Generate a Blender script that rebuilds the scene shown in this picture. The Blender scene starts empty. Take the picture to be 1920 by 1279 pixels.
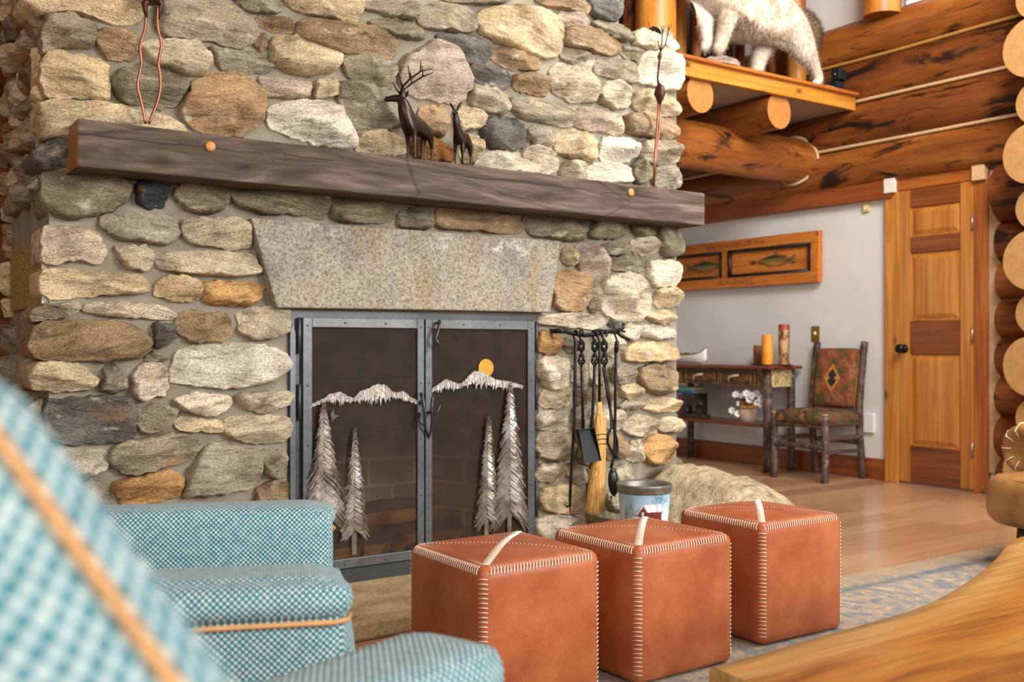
import bpy, bmesh, math, random
from mathutils import Vector, Matrix, noise, Quaternion
C = bpy.context.scene.collection
S = bpy.context.scene
PI = math.pi
# ------------------------------------------------------------------ camera
FPX, CX, HY, CAMZ = 1895.0, 960.0, 650.0, 0.955
FW = Vector((0.565, 0.8251, 0.0)).normalized()
RT = Vector((FW.y, -FW.x, 0.0))
UP = Vector((0, 0, 1))
CAM = Vector((0, 0, CAMZ))
cd = bpy.data.cameras.new('camera'); cam = bpy.data.objects.new('camera', cd); C.objects.link(cam)
cam.location = CAM
cam.rotation_euler = (PI/2, 0, -math.atan2(FW.x, FW.y))
cd.sensor_width = 36.0; cd.lens = 36.0*FPX/1920
cd.shift_y = (HY-639.5)/1920
cd.clip_start = 0.02
cd.dof.use_dof = True; cd.dof.focus_distance = 2.95; cd.dof.aperture_fstop = 4.2
S.camera = cam
# ------------------------------------------------------------------ light
W = bpy.data.worlds.new('world'); S.world = W; W.use_nodes = True
bg = W.node_tree.nodes['Background']
bg.inputs[0].default_value = (1.0, 0.97, 0.93, 1); bg.inputs[1].default_value = 0.60
def area(name, loc, target, sx, sy, power, col=(1, .975, .94)):
    l = bpy.data.lights.new(name, 'AREA'); l.shape = 'RECTANGLE'; l.size = sx; l.size_y = sy
    l.energy = power; l.color = col
    o = bpy.data.objects.new(name, l); C.objects.link(o); o.location = loc
    o.rotation_euler = (Vector(target)-Vector(loc)).to_track_quat('-Z', 'Y').to_euler()
    return o
area('daylight_or_fill', (4.6, -3.6, 3.0), (2.2, 3.5, 1.2), 2.6, 2.2, 500)
area('daylight_or_fill', (-0.6, -4.2, 2.4), (2.2, 3.5, 1.0), 3.0, 2.6, 110)
area('daylight_or_fill', (3.9, 1.6, 3.9), (6.25, 5.6, 1.2), 1.6, 1.6, 215)  # added fill lamp that brightens the right wall, no window here
area('daylight_or_fill', (-1.3, -0.9, 2.5), (0.3, 0.7, 0.7), 1.0, 1.0, 26)  # small added lamp to lift the near armchair, not a window
area('daylight_or_fill', (-3.0, 0.2, 2.2), (0.6, 4.0, 1.2), 1.6, 1.8, 60, (1, .82, .62))  # added warm lamp to brighten the chimney's left side, not a window
vs = S.view_settings
vs.view_transform = 'Standard'; vs.look = 'None'; vs.exposure = 0.0; vs.gamma = 1.0; vs.use_curve_mapping = False
S.cycles.max_bounces = 8; S.cycles.transparent_max_bounces = 16
try: S.cycles.use_denoising = True
except Exception: pass
# ------------------------------------------------------------------ pixel -> world
def ray(px, py): return FW + RT*((px-CX)/FPX) + UP*((HY-py)/FPX)
def onX(px, py, X): r = ray(px, py); return CAM + r*(X/r.x)
def onY(px, py, Y): r = ray(px, py); return CAM + r*(Y/r.y)
def onZ(px, py, Z): r = ray(px, py); return CAM + r*((Z-CAMZ)/r.z)
def atD(px, py, D): return CAM + ray(px, py)*D
# ------------------------------------------------------------------ materials
def srgb(h):
    h = h.lstrip('#'); v = [int(h[i:i+2], 16)/255 for i in (0, 2, 4)]
    return tuple((c/12.92 if c <= .04045 else ((c+.055)/1.055)**2.4) for c in v) + (1.0,)
class NT:
    def __init__(s, name):
        s.m = bpy.data.materials.new(name); s.m.use_nodes = True
        s.t = s.m.node_tree; s.b = s.t.nodes['Principled BSDF']
    def n(s, typ, **kw):
        nd = s.t.nodes.new(typ)
        for k, v in kw.items():
            if k.startswith('i_'):
                key = k[2:]; key = int(key) if key.isdigit() else key.replace('_', ' ')
                nd.inputs[key].default_value = v
            else: setattr(nd, k, v)
        return nd
    def l(s, a, b): s.t.links.new(a, b)
    def coord(s, kind='Object', scale=(1, 1, 1), rot=(0, 0, 0), jitter=True):
        tc = s.n('ShaderNodeTexCoord'); mp = s.n('ShaderNodeMapping')
        mp.inputs['Scale'].default_value = scale; mp.inputs['Rotation'].default_value = rot
        s.l(tc.outputs[kind], mp.inputs['Vector'])
        if jitter:
            oi = s.n('ShaderNodeObjectInfo'); mu = s.n('ShaderNodeMath', operation='MULTIPLY'); mu.inputs[1].default_value = 37.0
            s.l(oi.outputs['Random'], mu.inputs[0]); s.l(mu.outputs[0], mp.inputs['Location'])
        return mp.outputs['Vector']
    def noise(s, vec, scale=5, detail=4, rough=.5, dist=0, out='Fac'):
        nd = s.n('ShaderNodeTexNoise'); nd.inputs['Scale'].default_value = scale; nd.inputs['Detail'].default_value = detail
        nd.inputs['Roughness'].default_value = rough; nd.inputs['Distortion'].default_value = dist
        if vec is not None: s.l(vec, nd.inputs['Vector'])
        return nd.outputs[out]
    def ramp(s, fac, stops):
        r = s.n('ShaderNodeValToRGB'); e = r.color_ramp.elements
        while len(e) < len(stops): e.new(.5)
        for el, (p, c) in zip(e, stops):
            el.position = p; el.color = c if len(c) == 4 else (*c, 1)
        s.l(fac, r.inputs[0]); return r.outputs['Color']
    def mix(s, fac, a, b, mode='MIX'):
        m = s.n('ShaderNodeMix', data_type='RGBA', blend_type=mode)
        for sock, v in ((m.inputs[0], fac), (m.inputs[6], a), (m.inputs[7], b)):
            if isinstance(v, (int, float)): sock.default_value = v
            elif isinstance(v, tuple): sock.default_value = v if len(v) == 4 else (*v, 1)
            else: s.l(v, sock)
        return m.outputs[2]
    def math(s, op, a, b=None, c=None):
        m = s.n('ShaderNodeMath', operation=op)
        for i, v in enumerate((a, b, c)):
            if v is None: continue
            if isinstance(v, (int, float)): m.inputs[i].default_value = v
            else: s.l(v, m.inputs[i])
        return m.outputs[0]
    def bump(s, h, strength=.3, dist=.01, prev=None):
        b = s.n('ShaderNodeBump'); b.inputs['Strength'].default_value = strength; b.inputs['Distance'].default_value = dist
        s.l(h, b.inputs['Height'])
        if prev is not None: s.l(prev, b.inputs['Normal'])
        s.l(b.outputs[0], s.b.inputs['Normal']); return b.outputs[0]
    def base(s, c):
        if isinstance(c, tuple): s.b.inputs['Base Color'].default_value = c if len(c) == 4 else (*c, 1)
        else: s.l(c, s.b.inputs['Base Color'])
    def pr(s, rough=.5, metal=0., spec=.5, coat=0.):
        s.b.inputs['Roughness'].default_value = rough; s.b.inputs['Metallic'].default_value = metal
        s.b.inputs['Specular IOR Level'].default_value = spec; s.b.inputs['Coat Weight'].default_value = coat
        s.b.inputs['Coat Roughness'].default_value = .15
        return s
BW = lambda v: (v, v, v, 1)
def plain(name, col, rough=.5, metal=0., spec=.5, var=.12, scale=30, bump=.0):
    t = NT(name); col = srgb(col) if isinstance(col, str) else col
    v = t.coord(); n = t.noise(v, scale, 4)
    d = tuple(max(0, c*(1-var)) for c in col[:3])+(1,); b = tuple(min(1, c*(1+var)) for c in col[:3])+(1,)
    t.base(t.ramp(n, [(.3, d), (.7, b)])); t.pr(rough, metal, spec)
    if bump: t.bump(n, bump, .004)
    return t.m
def wood(name, dark, mid, light, stretch=(1.2, 14, 14), rough=.45, streak=None, streak_amt=.62, knots=None, coat=0., bump=.15, fine=4.0, spec=.4, kind='Object'):
    """grain runs along local X"""
    t = NT(name); dark, mid, light = srgb(dark), srgb(mid), srgb(light)
    v = t.coord(kind, stretch)
    n1 = t.noise(v, 1.0, 5, .55, .6)
    c = t.ramp(n1, [(.25, dark), (.5, mid), (.75, light)])
    v2 = t.coord(kind, (stretch[0]*fine, stretch[1]*fine*2, stretch[2]*fine*2))
    n2 = t.noise(v2, 1.0, 3, .6)
    c = t.mix(.45, c, t.ramp(n2, [(.3, BW(.45)), (.7, BW(1.35))]), 'MULTIPLY')
    if streak:
        v3 = t.coord(kind, (stretch[0]*1.6, stretch[1]*1.1, stretch[2]*1.1))
        n3 = t.noise(v3, 1.3, 6, .62, .8)
        c = t.mix(t.ramp(n3, [(streak_amt-.03, BW(0)), (streak_amt+.05, BW(1))]), c, srgb(streak))
        v5 = t.coord(kind, (stretch[0]*4.5, stretch[1]*3.2, stretch[2]*3.2)); n5 = t.noise(v5, 1.2, 5, .65, .6)
        c = t.mix(t.ramp(n5, [(.60, BW(0)), (.68, BW(.8))]), c, srgb(streak))
    if knots:
        v4 = t.coord(kind, (3.2, 6.5, 6.5)); vo = t.n('ShaderNodeTexVoronoi'); vo.inputs['Scale'].default_value = 1.0
        t.l(v4, vo.inputs['Vector'])
        c = t.mix(t.ramp(vo.outputs['Distance'], [(.06, BW(1)), (.17, BW(0))]), c, srgb(knots))
    t.base(c); t.pr(rough, 0, spec, coat)
    if bump: t.bump(n1, bump, .01)
    return t.m
# ------------------------------------------------------------------ meshes
def link(name, me, mat=None, parent=None, smooth=False):
    o = bpy.data.objects.new(name, me); C.objects.link(o)
    if mat is not None:
        for mm in (mat if isinstance(mat, (list, tuple)) else [mat]): me.materials.append(mm)
    if parent is not None: o.parent = parent
    if smooth:
        for p in me.polygons: p.use_smooth = True
    return o
class MB:
    def __init__(s): s.v = []; s.f = []; s.mi = []
    def add(s, vs_, fs, mi=0):
        b = len(s.v); s.v += [tuple(x) for x in vs_]
        for f in fs: s.f.append([b+i for i in f]); s.mi.append(mi)
        return s
    def box(s, a, b, mi=0, mat=None):
        (x0, y0, z0), (x1, y1, z1) = a, b
        p = [(x0,y0,z0),(x1,y0,z0),(x1,y1,z0),(x0,y1,z0),(x0,y0,z1),(x1,y0,z1),(x1,y1,z1),(x0,y1,z1)]
        if mat is not None: p = [mat @ Vector(q) for q in p]
        return s.add(p, [(0,3,2,1),(4,5,6,7),(0,1,5,4),(1,2,6,5),(2,3,7,6),(3,0,4,7)], mi)
    def obox(s, c, size, mat=None, mi=0):
        h = Vector(size)/2; c = Vector(c); return s.box(c-h, c+h, mi, mat)
    def prism(s, pts, axis, a, b, mi=0):
        """pts 2-D outline; extruded along axis from a to b"""
        def mk(p, t):
            return {'x': (t, p[0], p[1]), 'y': (p[0], t, p[1]), 'z': (p[0], p[1], t)}[axis]
        n = len(pts); vs_ = [mk(p, a) for p in pts]+[mk(p, b) for p in pts]
        fs = [tuple(range(n-1, -1, -1)), tuple(range(n, 2*n))]+[(i, (i+1) % n, n+(i+1) % n, n+i) for i in range(n)]
        return s.add(vs_, fs, mi)
    def rings(s, rs, cap=True, closed=True, mi=0):
        n = len(rs[0]); vs_ = [p for r in rs for p in r]; fs = []
        for k in range(len(rs)-1):
            for i in range(n if closed else n-1):
                j = (i+1) % n; fs.append((k*n+i, k*n+j, (k+1)*n+j, (k+1)*n+i))
        if cap: fs.append(tuple(range(n-1, -1, -1))); fs.append(tuple(range((len(rs)-1)*n, len(rs)*n)))
        return s.add(vs_, fs, mi)
    def tube(s, pts, rad, n=10, mi=0, cap=True, flat=1.0):
        pts = [Vector(p) for p in pts]; rs = []
        up = None
        for i, p in enumerate(pts):
            d = (pts[min(i+1, len(pts)-1)]-pts[max(i-1, 0)]).normalized()
            if up is None:
                up = Vector((0, 0, 1)) if abs(d.z) < .9 else Vector((1, 0, 0))
            x = up.cross(d).normalized(); y = d.cross(x).normalized(); up = y
            r = rad[i] if isinstance(rad, (list, tuple)) else rad
            rs.append([p + x*(r*math.cos(2*PI*k/n)) + y*(r*flat*math.sin(2*PI*k/n)) for k in range(n)])
        return s.rings(rs, cap, True, mi)
    def lathe(s, prof, c=(0, 0, 0), n=24, mi=0, cap=True):
        rs = [[(c[0]+r*math.cos(2*PI*k/n), c[1]+r*math.sin(2*PI*k/n), c[2]+z) for k in range(n)] for r, z in prof]
        return s.rings(rs, cap, True, mi)
    def ball(s, c, r, n=12, m=8, mi=0, mat=None):
        r = (r, r, r) if isinstance(r, (int, float)) else r; rs = []
        for j in range(m+1):
            a = -PI/2+PI*max(.02, min(.98, j/m)) if j in (0, m) else -PI/2+PI*j/m
            ring = [Vector((c[0]+r[0]*math.cos(a)*math.cos(2*PI*k/n), c[1]+r[1]*math.cos(a)*math.sin(2*PI*k/n), c[2]+r[2]*math.sin(a))) for k in range(n)]
            if mat is not None: ring = [mat @ p for p in ring]
            rs.append(ring)
        return s.rings(rs, True, True, mi)
    def xf(s, M):
        s.v = [tuple(M @ Vector(p)) for p in s.v]; return s
    def build(s, name, mat=None, parent=None, smooth=False):
        me = bpy.data.meshes.new(name); me.from_pydata(s.v, [], s.f)
        o = link(name, me, mat, parent, smooth)
        for p, m in zip(me.polygons, s.mi): p.material_index = m
        bm = bmesh.new(); bm.from_mesh(me); bmesh.ops.recalc_face_normals(bm, faces=bm.faces); bm.to_mesh(me); bm.free()
        return o
def mod(o, typ, **kw):
    m = o.modifiers.new(typ.lower(), typ)
    for k, v in kw.items(): setattr(m, k, v)
    return o
def bevel(o, w, seg=2):
    mod(o, 'BEVEL', width=w, segments=seg, limit_method='ANGLE', angle_limit=.6); return o
def smooth_angle(o, ang=.7):
    for p in o.data.polygons: p.use_smooth = True
    bm = bmesh.new(); bm.from_mesh(o.data)
    for e in bm.edges:
        if len(e.link_faces) == 2 and e.calc_face_angle(0) > ang: e.smooth = False
    bm.to_mesh(o.data); bm.free(); return o
def bake(o):
    """freeze modifiers into the mesh"""
    bpy.context.view_layer.update()
    dg = bpy.context.evaluated_depsgraph_get(); me = bpy.data.meshes.new_from_object(o.evaluated_get(dg))
    o.modifiers.clear(); o.data = me; return o
def box_uv(o):
    me = o.data; uv = me.uv_layers.new(name='UVMap') if not me.uv_layers else me.uv_layers[0]
    for p in me.polygons:
        n = p.normal; a = max(range(3), key=lambda i: abs(n[i]))
        for li in p.loop_indices:
            c = me.vertices[me.loops[li].vertex_index].co
            uv.data[li].uv = (c.y, c.z) if a == 0 else ((c.x, c.z) if a == 1 else (c.x, c.y))
    return o
def tag(o, label, cat, group=None, kind=None):
    if label: o['label'] = label
    if cat: o['category'] = cat
    if group: o['group'] = group
    if kind: o['kind'] = kind
    return o
def thing(name, label, cat, loc=(0, 0, 0), rz=0, group=None):
    o = bpy.data.objects.new(name, None); C.objects.link(o); o.location = loc; o.rotation_euler = (0, 0, rz)
    o.empty_display_size = .05
    return tag(o, label, cat, group)
def struct(o): o['kind'] = 'structure'; return o
def copy_tree(o, parent=None):
    c = o.copy(); C.objects.link(c)
    if parent is not None: c.parent = parent
    for ch in [x for x in bpy.data.objects if x.parent == o and x != c]:
        copy_tree(ch, c)
    return c
def axis_matrix(p0, p1, up=(0, 0, 1)):
    p0, p1 = Vector(p0), Vector(p1); x = (p1-p0).normalized(); up = Vector(up)
    if abs(x.dot(up)) > .95: up = Vector((0, 1, 0))
    y = up.cross(x).normalized(); z = x.cross(y)
    M = Matrix((x, y, z)).transposed().to_4x4(); M.translation = p0; return M
def log(name, p0, p1, r0, r1, mat, parent=None, n=28, seg=10, wob=.02, seed=0, endmat=None, sq=1.0):
    """a peeled log along p0->p1, slightly wavy; ends take material slot 1"""
    p0, p1 = Vector(p0), Vector(p1); L = (p1-p0).length; mb = MB(); rs = []
    for k in range(seg+1):
        t = k/seg; r = r0+(r1-r0)*t; ring = []
        for i in range(n):
            a = 2*PI*i/n
            q = noise.noise(Vector((math.cos(a)*.8+seed*7.1, math.sin(a)*.8+seed*3.3, t*L*1.1)))
            rr = r*(1+wob*2.2*q); ring.append((t*L, rr*math.cos(a), rr*math.sin(a)*sq))
        rs.append(ring)
    mb.rings(rs, False)
    nv = len(rs)*n
    mb.f.append(list(range(n-1, -1, -1))); mb.mi.append(1 if endmat else 0)
    mb.f.append(list(range(nv-n, nv))); mb.mi.append(1 if endmat else 0)
    o = mb.build(name, [mat, endmat] if endmat else mat, parent)
    smooth_angle(o, .9); o.matrix_local = axis_matrix(p0, p1); return o
def board(name, p0, p1, w, th, mat, parent=None, up=(0, 0, 1), bev=.004):
    """board with grain along p0->p1; w along up-ish axis, th across"""
    L = (Vector(p1)-Vector(p0)).length
    o = MB().box((0, -th/2, -w/2), (L, th/2, w/2)).build(name, mat, parent)
    o.matrix_local = axis_matrix(p0, p1, up)
    if bev: bevel(o, bev)
    return o
def skin(name, pts, edges, mat, parent=None, sub=2, root=0):
    """one continuous body: pts = [(x,y,z,r) or (x,y,z,rx,ry)]"""
    me = bpy.data.meshes.new(name); me.from_pydata([p[:3] for p in pts], edges, [])
    o = link(name, me, None, parent); o.modifiers.new('skin', 'SKIN')
    sv = me.skin_vertices[0].data
    for i, p in enumerate(pts):
        sv[i].radius = (p[3], p[4] if len(p) > 4 else p[3]); sv[i].use_root = (i == root)
    o.modifiers['skin'].use_smooth_shade = True
    mod(o, 'SUBSURF', levels=sub, render_levels=sub)
    bake(o); o.data.materials.clear(); o.data.materials.append(mat)
    for p in o.data.polygons: p.use_smooth = True
    return o
def catmull(pts, per=6, closed=True):
    out = []; n = len(pts)
    for i in range(n if closed else n-1):
        if closed: p0, p1, p2, p3 = (pts[(i+k-1) % n] for k in range(4))
        else: p0, p1, p2, p3 = pts[max(i-1, 0)], pts[i], pts[i+1], pts[min(i+2, n-1)]
        for k in range(per):
            t = k/per
            out.append(tuple(.5*((2*b)+(-a+c)*t+(2*a-5*b+4*c-d)*t*t+(-a+3*b-3*c+d)*t**3) for a, b, c, d in zip(p0, p1, p2, p3)))
    if not closed: out.append(tuple(pts[-1]))
    return out
rnd = random.Random(7)
def rebase(t, base):
    """move a thing's Empty to its base, leaving its parts where they stand"""
    base = Vector(base)
    for ch in [x for x in bpy.data.objects if x.parent == t]: ch.location = ch.location - base
    t.location = t.location + base; return t
# ------------------------------------------------------------------ key planes
XW, YF = 6.28, 3.50          # right wall plaster, fireplace mortar face
# ------------------------------------------------------------------ woods
LOGW = wood('log_honey', '#5c2e10', '#8d501e', '#ad6f32', (.9, 5, 5), .42, '#2c160c', .60, None, 0, .25, 5)
LOGD = wood('log_dark_honey', '#4c240d', '#774018', '#985a26', (.9, 5, 5), .45, '#26120a', .565, None, 0, .3, 5)
LOGL = wood('log_pale_honey', '#8a4a16', '#c98233', '#dfa354', (.9, 6, 6), .4, '#4a2410', .64, None, 0, .2, 5)
def endgrain(name, a, b):
    t = NT(name); tc = t.n('ShaderNodeTexCoord'); sx = t.n('ShaderNodeSeparateXYZ'); t.l(tc.outputs['Object'], sx.inputs[0])
    cb = t.n('ShaderNodeCombineXYZ'); t.l(sx.outputs[1], cb.inputs[1]); t.l(sx.outputs[2], cb.inputs[2])
    le = t.n('ShaderNodeVectorMath', operation='LENGTH'); t.l(cb.outputs[0], le.inputs[0])
    nz = t.noise(cb.outputs[0], 9, 3); r = t.math('ADD', t.math('MULTIPLY', le.outputs['Value'], 420), t.math('MULTIPLY', nz, 9))
    w = t.math('SINE', r); c = t.ramp(t.math('MULTIPLY_ADD', w, .12, .5), [(.2, srgb(a)), (.8, srgb(b))])
    n2 = t.noise(cb.outputs[0], 22, 4); c = t.mix(.5, c, t.ramp(n2, [(.3, BW(.75)), (.7, BW(1.2))]), 'MULTIPLY')
    at = t.math('ARCTAN2', sx.outputs[2], sx.outputs[1]); oi = t.n('ShaderNodeObjectInfo')
    cr = t.noise(None, 1, 1); cv = t.n('ShaderNodeCombineXYZ'); t.l(at, cv.inputs[0]); t.l(oi.outputs['Random'], cv.inputs[1])
    ck = t.noise(cv.outputs[0], 2.6, 5, .7)
    t.base(t.mix(t.ramp(ck, [(.685, BW(0)), (.70, BW(.85))]), c, srgb('#5a3417'))); t.pr(.6); return t.m
ENDG = endgrain('log_end_grain', '#a37744', '#b48a54')
ENDS = endgrain('log_sawn_end', '#a2682e', '#b37838')
CHINK = plain('chinking', '#c9a87c', .8, var=.15, scale=60)
CHINKD = plain('chinking_amber', '#a97a38', .8, var=.15, scale=60)
def floor_mat():
    t = NT('wood_floor'); v = t.coord('Object', (1, 1, 1), jitter=False)
    br = t.n('ShaderNodeTexBrick'); br.offset = .37; br.inputs['Scale'].default_value = 1
    br.inputs['Brick Width'].default_value = 1.9; br.inputs['Row Height'].default_value = .155
    br.inputs['Mortar Size'].default_value = .0012; br.inputs['Mortar Smooth'].default_value = .1
    br.inputs['Color1'].default_value = BW(0); br.inputs['Color2'].default_value = BW(1); br.inputs['Mortar'].default_value = BW(.5)
    t.l(v, br.inputs['Vector'])
    c = t.ramp(br.outputs['Color'], [(0, srgb('#a47a58')), (.35, srgb('#b58c69')), (.65, srgb('#bd9672')), (1, srgb('#ad8360'))])
    off = t.n('ShaderNodeVectorMath', operation='ADD'); t.l(v, off.inputs[0])
    sc = t.n('ShaderNodeVectorMath', operation='SCALE'); t.l(br.outputs['Color'], sc.inputs[0]); sc.inputs['Scale'].default_value = 9
    t.l(sc.outputs[0], off.inputs[1]); mp = t.n('ShaderNodeMapping'); mp.inputs['Scale'].default_value = (1.0, 9, 9); t.l(off.outputs[0], mp.inputs[0])
    n1 = t.noise(mp.outputs[0], 1.5, 6, .6, 1.2)
    c = t.mix(.6, c, t.ramp(n1, [(.28, BW(.78)), (.55, BW(1.02)), (.75, BW(1.16))]), 'MULTIPLY')
    mp2 = t.n('ShaderNodeMapping'); mp2.inputs['Scale'].default_value = (.9, 7, 7); t.l(off.outputs[0], mp2.inputs[0])
    n2 = t.noise(mp2.outputs[0], 1.1, 6, .65, 1.0)
    c = t.mix(t.ramp(n2, [(.655, BW(0)), (.72, BW(.8))]), c, srgb('#5d361c'))
    c = t.mix(t.math('MULTIPLY', br.outputs['Fac'], .6), c, srgb('#4a2c17'))
    t.base(c); t.pr(.28, 0, .5, .25); t.bump(br.outputs['Fac'], -.2, .002); return t.m
PLASTER = NT('plaster'); _v = PLASTER.coord(); PLASTER.base(PLASTER.ramp(PLASTER.noise(_v, 2.2, 4), [(.3, srgb('#d2d1ce')), (.7, srgb('#dddcd8'))])); PLASTER.pr(.85); PLASTER.bump(PLASTER.noise(_v, 90, 3), .12, .004); PLASTER = PLASTER.m
TRIMW = wood('trim_pine', '#7c3f14', '#a85f22', '#bd7832', (1.1, 16, 16), .4, None, .6, '#3f1e0b', .1, .08, 3)
TRIMD = wood('trim_dark_pine', '#6a300f', '#8c4616', '#a05a22', (1.1, 16, 16), .42, None, .6, None, .1, .08, 3)
TRIML = wood('trim_light_pine', '#a2621f', '#c4812f', '#d0934a', (1.1, 18, 18), .4, None, .6, '#4a220c', .1, .08, 3)
DOORW = wood('door_pine', '#9a5a20', '#b97630', '#cb9044', (.9, 20, 20), .34, None, .6, None, .2, .05, 2)
DOORD = wood('door_dark_pine', '#5b2c10', '#7d4217', '#8f5220', (.9, 20, 20), .34, None, .6, None, .2, .05, 2)
# ------------------------------------------------------------------ floor, shell
fl = MB().box((-3.6, -6, -.06), (7.6, 9.0, 0)).build('floor', floor_mat()); struct(fl)
cl = MB().box((-3.6, -1.0, 4.7), (7.6, 9.0, 4.8)).build('ceiling', wood('ceiling_boards', '#7a4318', '#a2642a', '#b98040')); struct(cl)
def log_wall(name, p0, p1, z0, z1, pitch, r, mat, seed):
    root = struct(bpy.data.objects.new(name, None)); C.objects.link(root)
    k = 0; z = z0
    while z < z1:
        a, b = Vector(p0), Vector(p1); a.z = b.z = z
        log('log_course', a, b, r, r, mat, root, 22, 12, .02, seed+k); z += pitch; k += 1
    return root
log_wall('wall_back', (-3.6, 4.62, 0), (3.2, 4.62, 0), .15, 4.6, .29, .165, LOGD, 11)
log_wall('wall_left', (-3.6, -1.0, 0), (-3.6, 4.5, 0), .15, 4.6, .29, .165, LOGD, 51)
wb = MB().box((3.0, 8.9, 0), (7.6, 9.0, 4.7)).build('wall_far', PLASTER); struct(wb)
# ---- right wall: plaster below and above, four log courses between
wr = struct(bpy.data.objects.new('wall_right', None)); C.objects.link(wr)
MB().box((XW, 3.17, 0), (XW+.12, 9.0, 4.7)).build('plaster', PLASTER, wr)
Y0, Y1 = 3.28, 8.9
for k, (zc, r, m) in enumerate([(3.18, .168, LOGW), (2.88, .172, LOGD), (2.565, .178, LOGD), (2.265, .165, LOGW)]):
    log('log_course', (XW+.035, Y0, zc), (XW+.035, Y1, zc), r, r*.98, m, wr, 30, 22, .016, 80+k)
for zc, m in ((3.03, CHINKD), (2.725, CHINK), (2.412, CHINK)):
    pts = [(XW-.075+.006*math.sin(y*3+zc), y, zc+.010*noise.noise(Vector((y*1.2, zc*9, 0)))) for y in [Y0+.1+i*.2 for i in range(29)]]
    MB().tube(pts, .0125, 8).build('chinking', m, wr, True)
# short courses to the right of the door
zs = [2.12, 1.75, 1.49, 1.25, 1.01, .76, .51, .24, .0]
for k in range(8):
    zc = (zs[k]+zs[k+1])/2; r = (zs[k]-zs[k+1])/2*1.06
    log('log_course', (XW+.0, 3.16, zc), (XW+.0, 3.565, zc), r, r, LOGD, wr, 26, 5, .02, 120+k)
    if k: MB().tube([(XW-.045, 3.17, zs[k]), (XW-.045, 3.56, zs[k])], .006, 6).build('chinking', CHINK if k % 2 else TRIMD, wr, True)
MB().box((XW-.02, 3.48, .14), (XW+.01, 3.70, 1.99)).build('scribe_board', plain('pale_scribe', '#c8ab88', .7), wr)
hb = board('header_board', (XW-.03, 4.36, 2.075), (XW-.03, 8.9, 2.075), .135, .06, TRIMD, wr)
# cross wall whose log ends show beside the door
cw = struct(bpy.data.objects.new('wall_cross', None)); C.objects.link(cw)
for k in range(13):
    zc = 1.464+.3125*(k-4); big = k % 2 == 0
    r = (.178 if big else .132)
    log('cross_log', (5.86 if big else 5.92, 3.165, zc), (7.6, 3.165, zc), r, r*1.0, LOGD, cw, 32, 5, .012, 200+k, ENDG)
# baseboard, door and casings
bb = board('baseboard_right', (XW-.012, 4.42, .075), (XW-.012, 8.9, .075), .15, .024, TRIMD); struct(bb)
d1 = struct(bpy.data.objects.new('door_1', None)); C.objects.link(d1)
dy0, dy1 = onX(1828, 700, XW-.02).y, onX(1688, 700, XW-.02).y     # right, left edge
dzt = 2.045
XD = XW-.012
board('door_slab', (XD, (dy0+dy1)/2, .012), (XD, (dy0+dy1)/2, dzt), dy1-dy0, .03, DOORW, d1, (0, 1, 0))
st = .095; pw = dy1-dy0-2*st
zr = [(.012, .27), (.90, 1.135), (1.60, 1.715), (1.915, 2.045)]
for a, b in zr: board('rail', (XD-.011, dy0+st*.82, (a+b)/2), (XD-.011, dy1-st*.82, (a+b)/2), b-a, .03, DOORD, d1, (0, 0, 1), .008)
for y in (dy0+st/2, dy1-st/2): board('stile', (XD-.012, y, .012), (XD-.012, y, dzt), st, .03, DOORW, d1, (0, 1, 0), .008)
for (a, b) in ((.27, .90), (1.135, 1.60), (1.715, 1.915)):
    m = .012; ya, yb = dy0+st+m, dy1-st-m; za, zb = a+m, b-m; e = .03
    o = MB().add([(XD-.016, ya, za), (XD-.016, yb, za), (XD-.016, yb, zb), (XD-.016, ya, zb), (XD-.028, ya+e, za+e), (XD-.028, yb-e, za+e), (XD-.028, yb-e, zb-e), (XD-.028, ya+e, zb-e)],
        [(4, 5, 6, 7), (0, 1, 5, 4), (1, 2, 6, 5), (2, 3, 7, 6), (3, 0, 4, 7)])
    M = Matrix.Rotation(PI/2, 4, 'Y'); o.xf(M.inverted()); ob = o.build('raised_panel', DOORW, d1); ob.matrix_local = M
BLK = plain('black_iron', '#1d1b1a', .38, .6, var=.3, scale=40)
kb = MB().lathe([(.032, 0), (.032, .006), (.014, .012), (.014, .035), (.029, .045), (.033, .058), (.028, .072), (.012, .078)], n=20)
kb.xf(Matrix.Translation((XD-.026, dy1-.045, .94)) @ Matrix.Rotation(-PI/2, 4, 'Y')); kb.build('door_knob', BLK, d1, True)
STEEL = plain('worn_steel', '#b8ab98', .35, .8)
for z in (.28, 1.03, 1.77): MB().tube([(XD-.034, dy0+.004, z-.048), (XD-.034, dy0+.004, z+.048)], .008, 10).build('hinge', STEEL, d1, True)
cy0, cy1 = onX(1853, 700, XW-.03).y, onX(1660, 700, XW-.03).y
t1 = board('trim_1', (XW-.02, (cy1+dy1)/2, 0), (XW-.02, (cy1+dy1)/2, 2.10), cy1-dy1, .04, TRIML, None, (0, 1, 0)); struct(t1)
t2 = board('trim_2', (XW-.02, (cy0+dy0)/2, 0), (XW-.02, (cy0+dy0)/2, 2.10), dy0-cy0, .04, TRIMW, None, (0, 1, 0)); struct(t2)
t3 = board('trim_3', (XW-.022, cy0+.02, 2.105), (XW-.022, cy1-.02, 2.105), .12, .045, TRIMW); struct(t3)
for i, (y, c) in enumerate((((cy1+dy1)/2, '#e6ddd0'), ((cy0+dy0)/2, '#cfae80'))):
    o = MB().obox((XW-.035, y, 2.09), (.07, .088, .105)).build('trim_%d' % (4+i), plain('end_block', c, .6, var=.1, scale=80)); bevel(o, .004); struct(o)
    q = .0
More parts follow.
